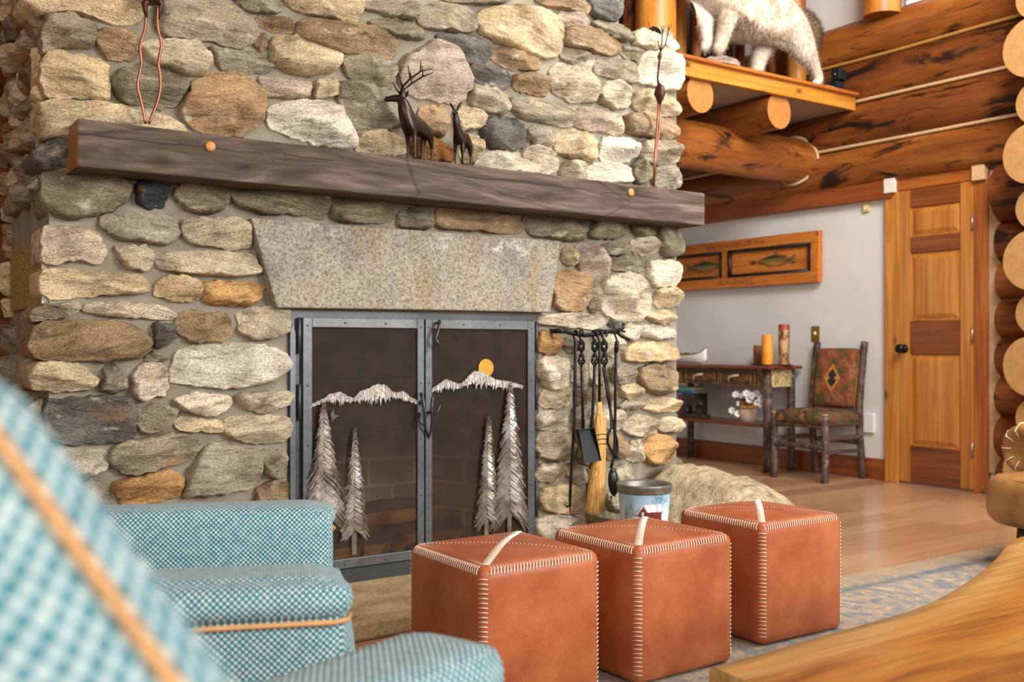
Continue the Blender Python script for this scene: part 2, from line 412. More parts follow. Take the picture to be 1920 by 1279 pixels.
# ------------------------------------------------------------------ loft: floor, joists, beam, posts
YL = 4.62
LUND = plain('loft_underside', '#a89a88', .8, var=.05)
lf = thing('loft_floor', 'wooden loft ledge with honey fascia board above the passage beside the chimney', 'loft')
MB().box((2.6, YL+.04, 2.675), (XW-.0, 8.9, 2.755)).build('deck', LUND, lf)
board('fascia_board', (3.3, YL+.02, 2.71), (6.17, YL+.02, 2.71), .10, .04, TRIML, lf)
board('nosing', (3.3, YL+.01, 2.768), (6.16, YL+.01, 2.768), .022, .10, TRIMW, lf)
for px, py, s in ((1313, 176, .115), (1461, 208, .118)):
    e = onY(px, py, YL+.05)
    log('joist_log', (e.x, YL+.05, e.z), (e.x, 8.8, e.z), s, s, LOGW, lf, 28, 8, .02, int(px), ENDS, 1.05)
rebase(lf, (5.0, YL, 2.66))
be = thing('beam_log', 'thick peeled log beam under the loft butting into the right log wall', 'log beam')
bq = onX(1492, 303, XW-.12)
log('log_body', (2.7, bq.y, bq.z), (6.2, bq.y, bq.z), .165, .168, LOGW, be, 32, 10, .02, 41)
ring = [(XW-.118+.035*math.cos(2*a), bq.y+.179*math.cos(a), bq.z+.179*math.sin(a)) for a in [2*PI*i/40 for i in range(41)]]
MB().tube(ring, .011, 8).build('chinking_ring', CHINK, be, True)
rebase(be, (4.5, bq.y, bq.z-.165))
def post(name, px0, px1, Y, z0, z1, mat, label, cat, seed, group=None):
    a, b = onY(px0, 60, Y), onY(px1, 60, Y); r = (b.x-a.x)*.5*.87; x = (a.x+b.x)/2
    o = log(name, (x, Y, z0), (x, Y, z1), r, r*.97, mat, None, 24, 8, .02, seed); return tag(o, label, cat, group)
post('log_post', 1196, 1262, 5.1, 2.756, 4.6, LOGL, 'stout pale log post rising just right of the chimney', 'post', 5)
post('log_post', 1168, 1197, 5.3, 2.756, 4.6, LOGD, 'dark slim log post half hidden by the chimney top', 'post', 6)
post('log_post', 1480, 1507, 5.03, 2.756, 4.6, LOGL, 'pale log post behind the mounted cougar beside the white wall', 'post', 9)
BALS = ((1266, 1285, 'pale log baluster standing closest to the stout log post'),
        (1295, 1312, 'log baluster seen left of the mounted cougar behind its forepaw'),
        (1358, 1372, 'log baluster seen under the chest of the mounted cougar'),
        (1381, 1395, 'log baluster just left of the cougar hind leg, under its belly'),
        (1438, 1452, 'log baluster between the two hind legs of the cougar'))
for i, (a, b, lb) in enumerate(BALS):
    post('log_baluster', a, b, 5.15, 2.756, 3.75, LOGL if i < 1 else LOGW, lb, 'baluster', 60+i, 'log balusters of the loft railing')
rl = log('railing_log', (4.86, 5.15, 3.80), (6.08, 5.15, 3.80), .05, .05, LOGW, None, 20, 6, .02, 77); tag(rl, 'upper log rail of the loft railing above the cougar', 'railing')
lw = MB().box((2.6, 5.62, 2.756), (6.05, 5.66, 4.7)).build('wall_loft', plain('loft_painted_shade', '#2a2019', .9)); struct(lw)  # near-black colour stands in for the shade inside the loft
pn = board('loft_panel', (5.45, 5.3, 2.87), (6.1, 5.3, 2.87), .22, .03, TRIMD); tag(pn, 'brown board panel under the cougar between the hind legs', 'panel')
# black metal bracket boxes on the ledge end
br_ = thing('wall_bracket', 'black square metal bracket with bolts where the loft ledge meets the logs', 'bracket')
for (px, py, w) in ((1573, 141, .072), (1569, 164, .068)):
    q = onX(px, py, XW-.20); o = MB().obox((q.x, q.y, q.z), (.085, w, .078)).build('plate', plain('black_steel', '#22252b', .45, .4), br_); bevel(o, .004)
    MB().ball((q.x-.045, q.y, q.z), .006, 8, 6).build('bolt', STEEL, br_, True)
rebase(br_, (6.08, 4.75, 2.77))
# post stub and window above the top log
q = onX(1673, 10, XW-.02)
o = log('log_stub', (XW-.135, q.y, onX(1673, 26, XW-.12).z), (XW-.135, q.y, 4.65), .125, .122, LOGL, wr, 24, 6, .03, 31, LOGW)
wn = struct(bpy.data.objects.new('window_1', None)); C.objects.link(wn)
wy = onX(1702, 8, XW-.03).y; WHT = plain('white_paint', '#e9eaec', .4, var=.02)
for a, b in (((XW-.05, wy-.045, 3.36), (XW+.0, wy, 4.5)), ((XW-.05, wy-1.2, 3.33), (XW+.0, wy, 3.385)), ((XW-.05, wy-1.2, 4.45), (XW, wy, 4.5)), ((XW-.05, wy-1.2, 3.36), (XW, wy-1.155, 4.5))):
    MB().box(a, b).build('window_frame', WHT, wn)
sk = NT('window_sky'); sk.base((.8, .85, .9)); sk.b.inputs['Emission Color'].default_value = (.9, .95, 1, 1); sk.b.inputs['Emission Strength'].default_value = .9
MB().box((XW-.018, wy-1.16, 3.38), (XW-.01, wy-.04, 4.46)).build('window_pane', sk.m, wn)
MB().box((XW-.03, wy-1.15, 3.405), (XW-.02, wy-.06, 3.415)).build('glazing_bead', BLK, wn)
# ------------------------------------------------------------------ fireplace
fp = thing('fireplace', 'tall river-stone fireplace and chimney with black mesh fire doors', 'fireplace')
PAL = dict(w='#bdb19c', W='#cdc3b0', c='#bba988', g='#958b77', b='#927c60', o='#b08a5a', d='#6a6761', k='#353b41', p='#a89888', v='#827a64', y='#c6b08a', r='#a68a66', R='#9c6a38', q='#b5a88f')
STONES = """
c 60,-15 63,13 80,27 110,25 150,27 187,37 213,43 253,43 268,30 268,-15
g 90,27 120,24 145,32 175,45 180,65 176,85 150,88 110,87 88,95 82,75 84,45
b 185,57 205,53 240,58 260,75 258,103 235,112 210,110 190,95 184,75
y 82,105 110,92 130,97 165,105 200,115 207,140 206,172 204,187 170,185 140,183 110,180 90,175 81,150
v 216,150 222,138 245,122 285,125 310,137 345,150 351,165 335,190 320,202 290,200 250,195 225,182 214,165
q 270,78 290,74 330,73 365,77 385,92 399,115 392,130 370,140 345,140 320,128 285,112 272,98
g 300,10 315,-3 360,-8 420,3 460,20 482,45 482,68 460,85 440,88 400,78 350,72 310,65 298,45
g 397,88 420,90 460,93 500,102 515,118 505,132 470,137 430,133 408,118
r 350,178 375,145 410,135 455,140 490,165 497,190 490,225 470,245 440,255 390,250 360,235 343,210
c 80,192 110,186 150,190 220,198 265,210 305,215 335,230 345,245 300,262 150,264 110,258 85,260 77,230
d 60,290 90,262 125,260 150,280 150,310 120,318 85,315 62,305
v 84,322 115,316 200,325 240,340 246,362 235,380 200,400 150,408 110,407 86,390 80,360
k 252,355 265,340 285,333 310,337 318,350 308,385 285,392 262,380
v 328,360 345,340 370,332 415,335 432,350 428,375 410,395 380,402 355,395 337,378
v 432,362 442,348 500,345 560,352 615,362 620,385 612,405 600,411 560,402 500,400 465,392 440,375
g 188,412 205,402 250,400 315,403 335,415 333,440 312,458 265,452 215,445 192,425
q 345,420 355,410 400,408 450,408 468,428 470,460 450,467 435,470 400,463 365,458 345,440
w 81,440 90,425 140,423 172,430 190,455 196,480 180,496 150,485 125,493 100,495 81,490
q 218,465 235,460 275,461 292,478 285,500 272,508 250,503 228,490
q 293,490 320,475 370,471 430,472 470,480 488,500 485,512 440,518 390,516 330,510 300,502
c 80,508 110,503 160,505 230,512 265,515 276,530 272,548 235,552 180,555 130,561 90,558 80,540
y 288,545 300,522 330,517 370,523 379,545 375,562 345,566 310,560 290,555
o 384,530 420,527 470,530 496,535 494,553 475,570 430,573 390,568 379,560
g 60,585 85,568 115,566 148,568 145,588 110,596 75,602 62,598
w 152,580 170,568 230,566 290,570 322,580 328,597 300,599 230,595 180,590
b 62,625 75,608 110,602 200,600 245,608 280,632 284,642 270,665 240,674 180,676 110,675 75,672 62,660
d 290,607 310,605 328,612 328,640 320,648 295,650
b 332,600 345,585 370,583 390,590 415,582 432,595 437,620 428,638 400,640 370,645 345,635 333,615
q 447,590 462,580 500,573 540,580 546,600 540,622 520,632 480,635 460,630 450,615
g 275,672 285,658 300,660 318,668 316,677 280,676
W 322,705 335,660 360,650 420,645 480,645 520,655 540,672 545,690 525,710 480,722 420,728 350,720 325,717
c 53,700 65,684 100,678 150,682 175,700 185,715 170,730 130,735 85,735 60,725
g 190,730 198,690 210,680 225,690 238,710 236,733 205,738 193,735
w 250,715 258,690 275,682 305,683 317,700 315,738 290,745 270,752 252,740
d 90,760 105,748 200,744 245,748 251,780 252,815 240,825 200,830 150,834 115,835 95,815 90,790
g 257,770 265,762 300,760 330,770 325,790 312,808 290,815 268,812 255,790
W 331,750 345,742 380,737 425,742 438,755 425,770 400,780 370,779 345,770
q 440,745 450,738 500,736 545,735 546,755 530,765 500,774 475,772 455,760
c 333,795 340,783 380,786 415,790 421,800 415,810 390,813 350,810 332,803
q 418,800 425,785 470,780 530,780 545,790 545,815 530,828 490,832 450,828 425,815
g 205,860 215,840 240,828 310,815 350,815 378,832 372,850 340,868 290,880 250,890 220,882
w 100,848 120,840 160,840 200,845 203,860 195,885 170,893 140,900 105,890
g 345,925 360,880 375,855 390,835 420,832 480,845 492,860 490,890 482,912 450,920 400,928 355,932
o 213,910 235,900 280,888 310,882 335,888 345,905 335,930 300,942 240,950 225,940
g 496,848 505,842 535,845 540,870 538,892 515,897 500,885
b 485,915 500,908 540,905 545,935 530,955 485,952
g 120,915 150,905 195,905 205,930 200,965 150,970 115,950
q 225,975 260,962 340,960 400,970 400,1010 300,1020 230,1010
g 420,955 470,948 475,1000 430,1005
v 985,410 1000,398 1050,400 1095,402 1102,420 1095,448 1075,452 1030,445 1000,440
v 1106,440 1118,415 1130,405 1165,405 1182,412 1180,435 1160,446 1128,448
v 1186,425 1200,417 1232,420 1232,440 1200,443
v 1237,430 1250,418 1268,425 1275,450 1272,475 1255,484 1240,465
w 1185,458 1195,447 1222,445 1237,458 1237,470 1220,478 1195,475
v 1130,465 1145,455 1170,453 1182,465 1175,475 1145,477
g 1142,495 1160,482 1190,478 1212,487 1212,500 1195,510 1160,507
W 1217,500 1222,488 1260,488 1278,500 1278,525 1265,537 1235,537 1220,525
c 1057,485 1063,465 1075,460 1082,475 1080,492 1070,498
p 1082,480 1090,460 1105,455 1125,465 1137,490 1135,515 1120,527 1105,522 1090,505
r 1040,560 1045,525 1060,508 1085,510 1103,525 1105,560 1095,580 1060,583 1042,572
v 1107,555 1110,535 1125,528 1128,560 1122,582 1110,583
w 1128,550 1135,525 1160,513 1195,515 1222,535 1225,570 1215,590 1190,602 1150,595 1130,578
c 1230,560 1238,543 1265,540 1280,550 1278,570 1255,577 1234,573
c 1215,590 1230,580 1258,583 1270,597 1265,607 1235,607
w 1005,600 1025,590 1080,587 1130,595 1140,605 1120,617 1080,615 1040,610 1012,608
w 1172,625 1185,608 1203,612 1203,632 1190,640 1175,635
W 1205,617 1215,609 1250,612 1272,622 1270,632 1240,635 1210,632
o 1009,635 1020,622 1040,622 1052,640 1050,660 1030,664 1012,657
y 1172,660 1185,645 1220,641 1260,643 1275,660 1268,675 1230,678 1180,677
b 1200,700 1210,687 1245,682 1272,695 1276,715 1265,733 1235,738 1210,728
w 1010,690 1020,672 1050,668 1070,675 1072,700 1068,722 1040,727 1018,720
q 1012,745 1025,730 1060,727 1072,740 1068,760 1040,767 1018,762
g 1150,690 1165,682 1190,690 1198,705 1190,718 1160,720 1148,710
c 1165,730 1180,720 1203,725 1207,735 1195,747 1172,745
g 1163,762 1180,750 1203,753 1205,765 1180,771
y 1207,765 1220,750 1250,745 1275,750 1281,760 1270,772 1230,773
w 1171,805 1178,785 1195,777 1225,785 1237,795 1235,808 1210,820 1185,815
q 1240,790 1255,782 1275,785 1282,797 1272,810 1250,810 1238,805
o 1207,840 1218,823 1240,813 1262,823 1268,845 1260,865 1235,872 1215,865
w 1180,840 1190,825 1204,825 1208,845 1204,862 1188,866 1178,858
b 1132,840 1150,815 1170,820 1178,845 1168,862 1145,863
w 1010,795 1015,775 1040,770 1065,777 1070,790 1055,803 1015,807
q 1010,850 1012,820 1030,808 1070,807 1080,830 1075,865 1050,867 1020,858
q 1007,890 1020,870 1045,866 1060,875 1058,895 1040,905 1018,903
c 1010,940 1017,918 1045,912 1075,908 1085,925 1083,955 1060,965 1030,960
w 1003,1000 1012,975 1040,965 1085,967 1100,985 1080,1015 1040,1025 1012,1018
p 1065,885 1080,875 1100,880 1100,905 1080,905
w 1080,685 1105,683 1108,705 1100,722 1080,720
w 1135,640 1155,630 1168,640 1166,662 1140,668
v 1058,635 1080,632 1088,645 1078,662 1062,655
b 1110,728 1150,728 1155,750 1115,755
b 1078,735 1104,733 1104,755 1080,757
g 1078,765 1103,762 1106,800 1080,803
w 1133,775 1160,767 1169,780 1167,805 1140,803
q 1155,885 1160,875 1185,873 1190,890 1185,905 1160,903
v 1105,965 1125,957 1155,965 1150,990 1115,990
b 1086,820 1105,812 1122,830 1120,868 1088,866
w 1112,768 1126,768 1128,800 1112,803
b 1106,885 1130,880 1135,930 1110,940
q 1145,925 1175,915 1185,950 1150,958
w 1110,682 1132,680 1138,715 1112,720
d 1145,603 1156,597 1166,610 1150,615
c 540,-15 545,10 570,22 600,30 640,42 662,45 674,35 676,-15
g 680,-12 683,12 720,25 765,37 780,36 787,20 780,5 760,-10
v 695,42 715,33 750,36 785,50 793,65 790,73 765,73 730,65 705,55
g 790,18 805,6 840,5 880,20 893,40 890,55 870,63 835,58 800,50 788,38
c 897,40 905,20 940,12 990,12 1030,25 1050,45 1055,75 1048,100 1025,108 985,95 940,80 910,68
b 484,33 500,26 530,32 550,45 547,58 525,62 497,52
b 557,50 570,36 600,34 660,42 710,52 735,65 747,85 740,105 725,112 690,102 640,95 590,82 563,68
c 506,85 515,70 540,66 590,75 630,88 642,105 635,125 610,137 570,140 535,132 515,115
v 648,115 665,104 700,107 735,120 742,145 735,165 715,167 680,155 655,142
p 752,130 760,105 780,95 815,75 830,78 860,100 880,140 880,165 868,188 850,195 820,188 780,180 755,160
d 823,68 840,62 880,64 915,75 923,95 918,115 890,117 860,105 840,90
d 878,128 890,120 930,122 955,135 960,155 948,166 915,160 890,145
q 880,175 890,160 925,162 950,175 957,195 950,212 920,210 890,198
c 855,205 865,200 895,205 910,220 905,235 885,246 860,240
b 787,215 800,196 825,195 843,205 842,235 830,255 810,255 790,240
g 637,165 645,152 680,158 720,168 755,178 765,200 765,230 740,240 700,242 665,238 645,215
W 503,215 515,195 560,190 610,190 640,205 655,230 665,255 667,272 640,280 590,267 540,252 510,237
c 670,275 674,252 700,245 740,250 762,262 765,285 740,294 690,292
R 772,272 785,260 805,256 830,268 850,278 852,300 820,304 785,300
c 868,260 885,250 900,262 905,280 890,302 870,304
d 905,245 915,225 940,217 975,225 990,245 990,268 970,280 930,278 908,262
w 893,305 910,288 950,280 985,290 1000,310 1000,328 893,326
p 490,152 500,143 550,145 580,155 586,170 575,182 530,182 495,178
c 590,170 598,148 620,145 637,155 635,170 620,183 600,185
b 482,75 490,60 505,65 508,80 497,95 485,92
g 440,-12 455,8 480,22 515,24 530,15 528,-12
v 830,-12 850,3 900,7 945,5 960,-12
b 1010,-10 1020,8 1050,15 1085,22 1105,25 1106,12 1095,0 1060,-10
d 1110,-10 1112,25 1125,35 1155,37 1168,25 1170,-10
p 1048,30 1060,20 1085,22 1101,38 1105,50 1080,50 1055,45
v 1110,45 1125,37 1160,42 1185,55 1190,70 1175,78 1150,70 1125,57
b 1057,75 1065,53 1100,52 1140,68 1165,82 1163,98 1140,103 1100,93 1065,85
q 1188,75 1195,58 1215,55 1250,65 1272,78 1270,92 1250,98 1220,92 1192,85
v 1167,95 1177,85 1195,92 1207,103 1200,113 1177,108
g 1056,95 1070,90 1095,95 1117,108 1116,122 1105,130 1075,120 1057,108
q 1033,145 1040,125 1060,118 1085,125 1110,140 1124,165 1118,185 1095,193 1065,185 1040,170
g 1120,122 1127,108 1150,107 1185,118 1197,135 1193,155 1170,152 1135,142 1120,135
W 1198,130 1205,102 1225,97 1260,100 1280,112 1282,140 1275,165 1250,172 1220,160 1200,152
q 1125,175 1135,155 1155,150 1178,165 1184,185 1178,200 1155,203 1130,192
c 1186,190 1192,172 1215,167 1250,175 1275,190 1278,205 1265,217 1230,215 1197,207
b 965,150 972,138 1000,137 1025,148 1032,165 1025,178 995,175 968,165
b 924,105 932,88 965,87 1000,98 1012,115 1010,130 985,132 950,125
g 958,195 965,182 1010,185 1050,195 1080,210 1080,230 1065,237 1020,230 975,217
p 1083,215 1092,200 1130,205 1165,215 1170,240 1165,253 1130,247 1087,240
b 1174,230 1180,215 1215,213 1255,222 1275,240 1272,257 1245,262 1205,255 1178,247
g 992,250 1000,235 1020,233 1040,245 1041,262 1030,275 1005,272
c 1043,272 1052,247 1085,245 1115,253 1125,275 1118,298 1095,302 1065,293 1045,285
W 1129,285 1135,258 1160,257 1185,265 1193,285 1185,300 1155,307 1132,302
g 1197,285 1206,265 1235,262 1270,272 1278,290 1265,305 1225,307 1199,297
w 983,290 995,275 1020,277 1042,295 1047,310 1035,325 1010,322 988,305
q 1052,325 1060,305 1085,302 1098,315 1096,335 1060,335
w 1102,325 1110,308 1150,305 1185,318 1186,340 1150,345 1105,338
v 1190,310 1205,298 1220,300 1222,335 1195,342
g 1228,320 1240,310 1265,312 1282,325 1280,345 1260,355 1230,350
v 622,385 630,368 680,368 735,380 740,395 736,413 700,418 640,415 625,405
v 747,410 760,393 790,390 812,400 812,420 790,430 752,425
b 820,400 832,390 900,395 960,405 983,420 983,433 960,438 890,432 830,428 820,415
v 985,345 1050,350 1095,358 1095,390 1000,388
v 440,318 520,325 600,335 600,352 450,340
"""
def stone_mat():
    t = NT('river_stone'); ca = t.n('ShaderNodeVertexColor', layer_name='Col'); at = t.n('ShaderNodeAttribute', attribute_name='sp')
    sp = at.outputs['Vector']
    def mp(sc):
        m = t.n('ShaderNodeMapping'); m.inputs['Scale'].default_value = sc; t.l(sp, m.inputs[0]); return m.outputs[0]
    big = t.noise(mp((1, 1, 1)), 7, 4, .55)
    stri = t.noise(mp((1, 5.5, 2.5)), 7, 6, .65, .4)
    fine = t.noise(mp((1, 1.6, 1)), 120, 3, .7)
    c = t.mix(1.0, ca.outputs['Color'], t.ramp(big, [(.3, (.58, .54, .48, 1)), (.5, BW(1.0)), (.72, (1.34, 1.32, 1.26, 1))]), 'MULTIPLY')
    c = t.mix(.8, c, t.ramp(stri, [(.32, (.38, .35, .31, 1)), (.46, BW(1)), (.68, BW(1.28))]), 'MULTIPLY')
    c = t.mix(.75, c, t.ramp(fine, [(.34, BW(.38)), (.5, BW(1)), (.66, BW(1.42))]), 'MULTIPLY')
    rust = t.noise(mp((1, 1.5, 1)), 5.5, 4, .6)
    c = t.mix(t.ramp(rust, [(.64, BW(0)), (.76, BW(.45))]), c, srgb('#a8743c'))
    pale = t.noise(mp((1, 2, 1.3)), 9, 5, .65)
    c = t.mix(t.ramp(pale, [(.60, BW(0)), (.70, BW(.6))]), c, srgb('#d8cfbe'))
    vo = t.n('ShaderNodeTexVoronoi'); vo.feature = 'DISTANCE_TO_EDGE'; vo.inputs['Scale'].default_value = 3.0
    ds = t.n('ShaderNodeVectorMath', operation='ADD'); t.l(mp((1, 2.2, 1)), ds.inputs[0])
    nz = t.n('ShaderNodeTexNoise'); nz.inputs['Scale'].default_value = 9; t.l(sp, nz.inputs[0])
    s2 = t.n('ShaderNodeVectorMath', operation='SCALE'); s2.inputs['Scale'].default_value = .22; t.l(nz.outputs['Color'], s2.inputs[0]); t.l(s2.outputs[0], ds.inputs[1])
    t.l(ds.outputs[0], vo.inputs[0])
    cr = t.ramp(vo.outputs['Distance'], [(.0, BW(.55)), (.022, BW(1))]); c = t.mix(.22, c, cr, 'MULTIPLY')
    t.base(c); t.pr(.75, 0, .25)
    h = t.math('ADD', t.math('MULTIPLY', stri, .9), t.math('MULTIPLY', fine, .25)); h = t.math('ADD', h, t.math('MULTIPLY', cr, .12))
    t.bump(h, .95, .022); return t.m
STONE = stone_mat()
def mortar_mat():
    t = NT('mortar'); v = t.coord('Object', jitter=False); n = t.noise(v, 9, 4); f = t.noise(v, 160, 3, .7)
    c = t.ramp(n, [(.3, srgb('#807969')), (.7, srgb('#9a9282'))]); c = t.mix(.6, c, t.ramp(f, [(.3, BW(.6)), (.7, BW(1.25))]), 'MULTIPLY')  # mortar tones darkened to carry the shade between the stones
    t.base(c); t.pr(.95, 0, .1); t.bump(t.math('ADD', t.math('MULTIPLY', n, 3.0), t.math('MULTIPLY', f, .35)), .6, .012); return t.m
MORTAR = mortar_mat()
SV, SF, SC, SP = [], [], [], []
def stone(outline, base, ax, ay, nrm, col, seed, H=None, back=.07, amp=1.0, pxv=None):
    """rounded river stone: 2-D outline (metres) on a wall frame base+u*ax+v*ay, bulging along nrm"""
    r_ = random.Random(seed); n = 44
    cx = sum(p[0] for p in outline)/len(outline); cy = sum(p[1] for p in outline)/len(outline)
    loop = catmull(outline, 6, True)
    # resample to n by arc length
    L = [0]
    for i in range(len(loop)): L.append(L[-1]+math.dist(loop[i], loop[(i+1) % len(loop)]))
    pts = []; j = 0
    for k in range(n):
        s = L[-1]*k/n
        while L[j+1] < s: j += 1
        a, b = loop[j], loop[(j+1) % len(loop)]; t = (s-L[j])/max(1e-9, L[j+1]-L[j]); pts.append((a[0]+(b[0]-a[0])*t, a[1]+(b[1]-a[1])*t))
    w = max(p[0] for p in outline)-min(p[0] for p in outline); h = max(p[1] for p in outline)-min(p[1] for p in outline)
    m = min(w, h); H = H or min(.095, .042+.32*m)*r_.uniform(.85, 1.2)
    tx, ty = r_.uniform(-.25, .25), r_.uniform(-.1, .3); px = pxv or r_.uniform(2.8, 6.5)
    off = Vector((r_.uniform(-50, 50), r_.uniform(-50, 50), r_.uniform(-50, 50)))
    rot = r_.uniform(-.25, .25)
    fac = [(r_.uniform(.62, 1.05), r_.uniform(-.75, .75), r_.uniform(-.75, .75)) for _ in range(4)]
    b0 = len(SV)
    ts = [0, .18, .34, .48, .60, .70, .79, .865, .92, .96, .985, 1.0, 1.0]
    for ri, t in enumerate(ts):
        for k in range(1 if t == 0 else n):
            q = (0, 0) if t == 0 else (pts[k][0]-cx, pts[k][1]-cy)
            u, v = cx+q[0]*t, cy+q[1]*t
            z = H*max(0, 1-t**px)**.5 if ri < len(ts)-1 else -back
            if ri < len(ts)-1:
                if amp > .6:
                    un, vn = q[0]*t/max(w, .01)*2, q[1]*t/max(h, .01)*2
                    for f0, fa, fb_ in fac: z = min(z, H*max(.12, f0+fa*un+fb_*vn))
                z *= 1+tx*(q[0]*t)/max(w, .01)*2+ty*(q[1]*t)/max(h, .01)*1.0
                nn = noise.fractal(Vector((u*9, v*14, seed*.37)), 1.0, 2.0, 4); rg = noise.ridged_multi_fractal(Vector((u*5+seed, v*22, seed*.77)), 1, 2, 3, 1, 2)
                z += amp*(H*(.20*nn)*(1-.6*t) - H*.06*rg*(1-t**4))
                e = (.012*noise.noise(Vector((u*38, v*38, seed*1.3)))+.006*noise.noise(Vector((u*95, v*95, seed*2.3))))*t; l = math.hypot(*q) or 1
                u += q[0]/l*e; v += q[1]/l*e
            SV.append(base+ax*u+ay*v+nrm*z)
            ca, sa = math.cos(rot), math.sin(rot); du, dv = u-cx, v-cy
            SP.append((du*ca-dv*sa+off.x, du*sa+dv*ca+off.y, z+off.z)); SC.append(col)
    for k in range(n): SF.append((b0, b0+1+k, b0+1+(k+1) % n))
    for ri in range(len(ts)-2):
        o1, o2 = b0+1+ri*n, b0+1+(ri+1)*n
        for k in range(n): SF.append((o1+k, o2+k, o2+(k+1) % n, o1+(k+1) % n))
def jit(c, r_, a=.10):
    f = 1+r_.uniform(-a, a); g = r_.uniform(-.03, .03); return (min(1, c[0]*f*(1+g)), min(1, c[1]*f), min(1, c[2]*f*(1-g)), 1)
XA, ZA, NA = Vector((1, 0, 0)), Vector((0, 0, 1)), Vector((0, -1, 0))
for i, ln in enumerate([l for l in STONES.strip().split('\n') if l.strip()]):
    pr = ln.split(); pts = [tuple(map(float, p.split(','))) for p in pr[1:]]
    w = [onY(x, y, YF-.022) for x, y in pts]
    left = min(p[0] for p in pts) < 95
    mx, mz = sum(p.x for p in w)/len(w), sum(p.z for p in w)/len(w); g = 1.045
    stone([(mx+(p.x-mx)*g, mz+(p.z-mz)*g) for p in w], Vector((0, YF, 0)), XA, ZA, NA, jit(srgb(PAL[pr[0]]), random.Random(i)), i+1, None, .17 if left else .08)
# chimney higher up (above the frame) and the left side: coursed stones of the same kind
r2 = random.Random(99); keys = 'cgbvqgbvcw'
def courses(u0, u1, z0, z1, base, ax, nrm, sd, hole=None, above=None):
    z = z0; k = sd
    while z < z1:
        h = r2.uniform(.085, .15); u = u0-r2.uniform(0, .1)
        while u < u1:
            w = r2.uniform(.12, .30); k += 1
            a, b = max(u, u0-.02), min(u+w-.012, u1+.02)
            if b-a > .05 and not (above and z < max(above(a), above(b))) and not (hole and a < hole[1] and b > hole[0] and z < hole[3] and z+h > hole[2]):
                j = lambda s=.012: r2.uniform(-s, s); zz = z+j(.012); hh = h-.014
                ol = [(a+j(), zz+hh*.5+j()), (a+(b-a)*.12, zz+hh*.9), (a+(b-a)*.5, zz+hh+j()), (b-(b-a)*.12, zz+hh*.88), (b+j(), zz+hh*.5+j()), (b-(b-a)*.1, zz+hh*.1), (a+(b-a)*.5, zz+j(.006)), (a+(b-a)*.1, zz+hh*.12)]
                stone(ol, base, ax, ZA, nrm, jit(srgb(PAL[r2.choice(keys)]), r2, .15), k+3000)
            u += w
        z += h
XL, XR, YB = onY(92, 400, YF).x, onY(1268, 400, YF).x, YF+.80
_l0, _l1 = onY(92, -12, YF), onY(1160, -12, YF)
courses(XL, _l1.x-.03, 2.0, 3.9, Vector((0, YF, 0)), XA, NA, 0, None, lambda x: _l0.z+(x-_l0.x)*(_l1.z-_l0.z)/(_l1.x-_l0.x)-.015)
courses(XL, onY(545, 900, YF).x-.05, .07, .24, Vector((0, YF, 0)), XA, NA, 1200)
courses(YF+.06, YB-.02, .06, 3.9, Vector((XL, 0, 0)), Vector((0, 1, 0)), Vector((-1, 0, 0)), 400, (3.5, 4.15, 1.05, 1.31))
courses(YF+.05, YB, .05, 2.4, Vector((XR, 0, 0)), Vector((0, 1, 0)), Vector((1, 0, 0)), 800)
me = bpy.data.meshes.new('stonework'); me.from_pydata(SV, [], SF)
ca = me.color_attributes.new('Col', 'FLOAT_COLOR', 'POINT'); ca.data.foreach_set('color', [x for c in SC for x in c])
sa = me.attributes.new('sp', 'FLOAT_VECTOR', 'POINT'); sa.data.foreach_set('vector', [x for c in SP for x in c])
stw = link('stonework', me, STONE, fp, True)
bm = bmesh.new(); bm.from_mesh(me); bmesh.ops.recalc_face_normals(bm, faces=bm.faces); bm.to_mesh(me); bm.free()
# mortar core with the fire opening
ox0, ox1 = onY(556, 800, YF-.005).x, onY(1008, 800, YF-.005).x
HZ = .065; oz1 = onY(780, 586, YF).z
mo = MB()
XT, ZT = onY(1160, 30, YF).x, onY(1225, 78, YF).z      # the upper chimney is narrower
for a, b in (((XL, YF, 0), (ox0, YB, 4.6)), ((ox1, YF, 0), (XR, YB, ZT)), ((ox1, YF, ZT), (XT, YB, 4.6)), ((ox0, YF, oz1), (ox1, YB, 4.6)), ((ox0, YF+.62, 0), (ox1, YB, oz1))): mo.box(a, b)
mo.build('mortar', MORTAR, fp)
# lintel: one trapezoid granite slab
def granite():
    t = NT('granite_lintel'); v = t.coord('Object', jitter=False); f = t.noise(v, 95, 4, .75); b = t.noise(v, 3.5, 4, .6)
    m = t.n('ShaderNodeMapping'); m.inputs['Scale'].default_value = (3.2, 1, .8); m.inputs['Rotation'].default_value = (0, .35, 0); t.l(v, m.inputs[0]); s = t.noise(m.outputs[0], 3, 4, .6)
    c = t.ramp(b, [(.3, srgb('#7f7b72')), (.5, srgb('#979082')), (.68, srgb('#9d9078'))])
    c = t.mix(t.ramp(s, [(.52, BW(0)), (.68, BW(.6))]), c, srgb('#917c58')); c = t.mix(t.ramp(t.noise(v, 6, 5, .6), [(.6, BW(0)), (.7, BW(.6))]), c, srgb('#cfc9bf'))
    c = t.mix(.9, c, t.ramp(f, [(.36, BW(.4)), (.5, BW(1)), (.64, BW(1.45))]), 'MULTIPLY'); t.base(c); t.pr(.8, 0, .2); t.bump(f, .6, .006); return t.m
GRAN = granite()
lp = [onY(x, y, YF-.055) for x, y in ((471, 408), (620, 420), (780, 431), (920, 442), (1050, 452), (1043, 520), (1032, 586), (900, 583), (780, 581), (650, 579), (520, 577), (495, 493))]
o = MB().prism([(p.x, p.z) for p in lp], 'y', YF-.055, YF+.25).build('lintel_stone', GRAN, fp); bevel(o, .006)
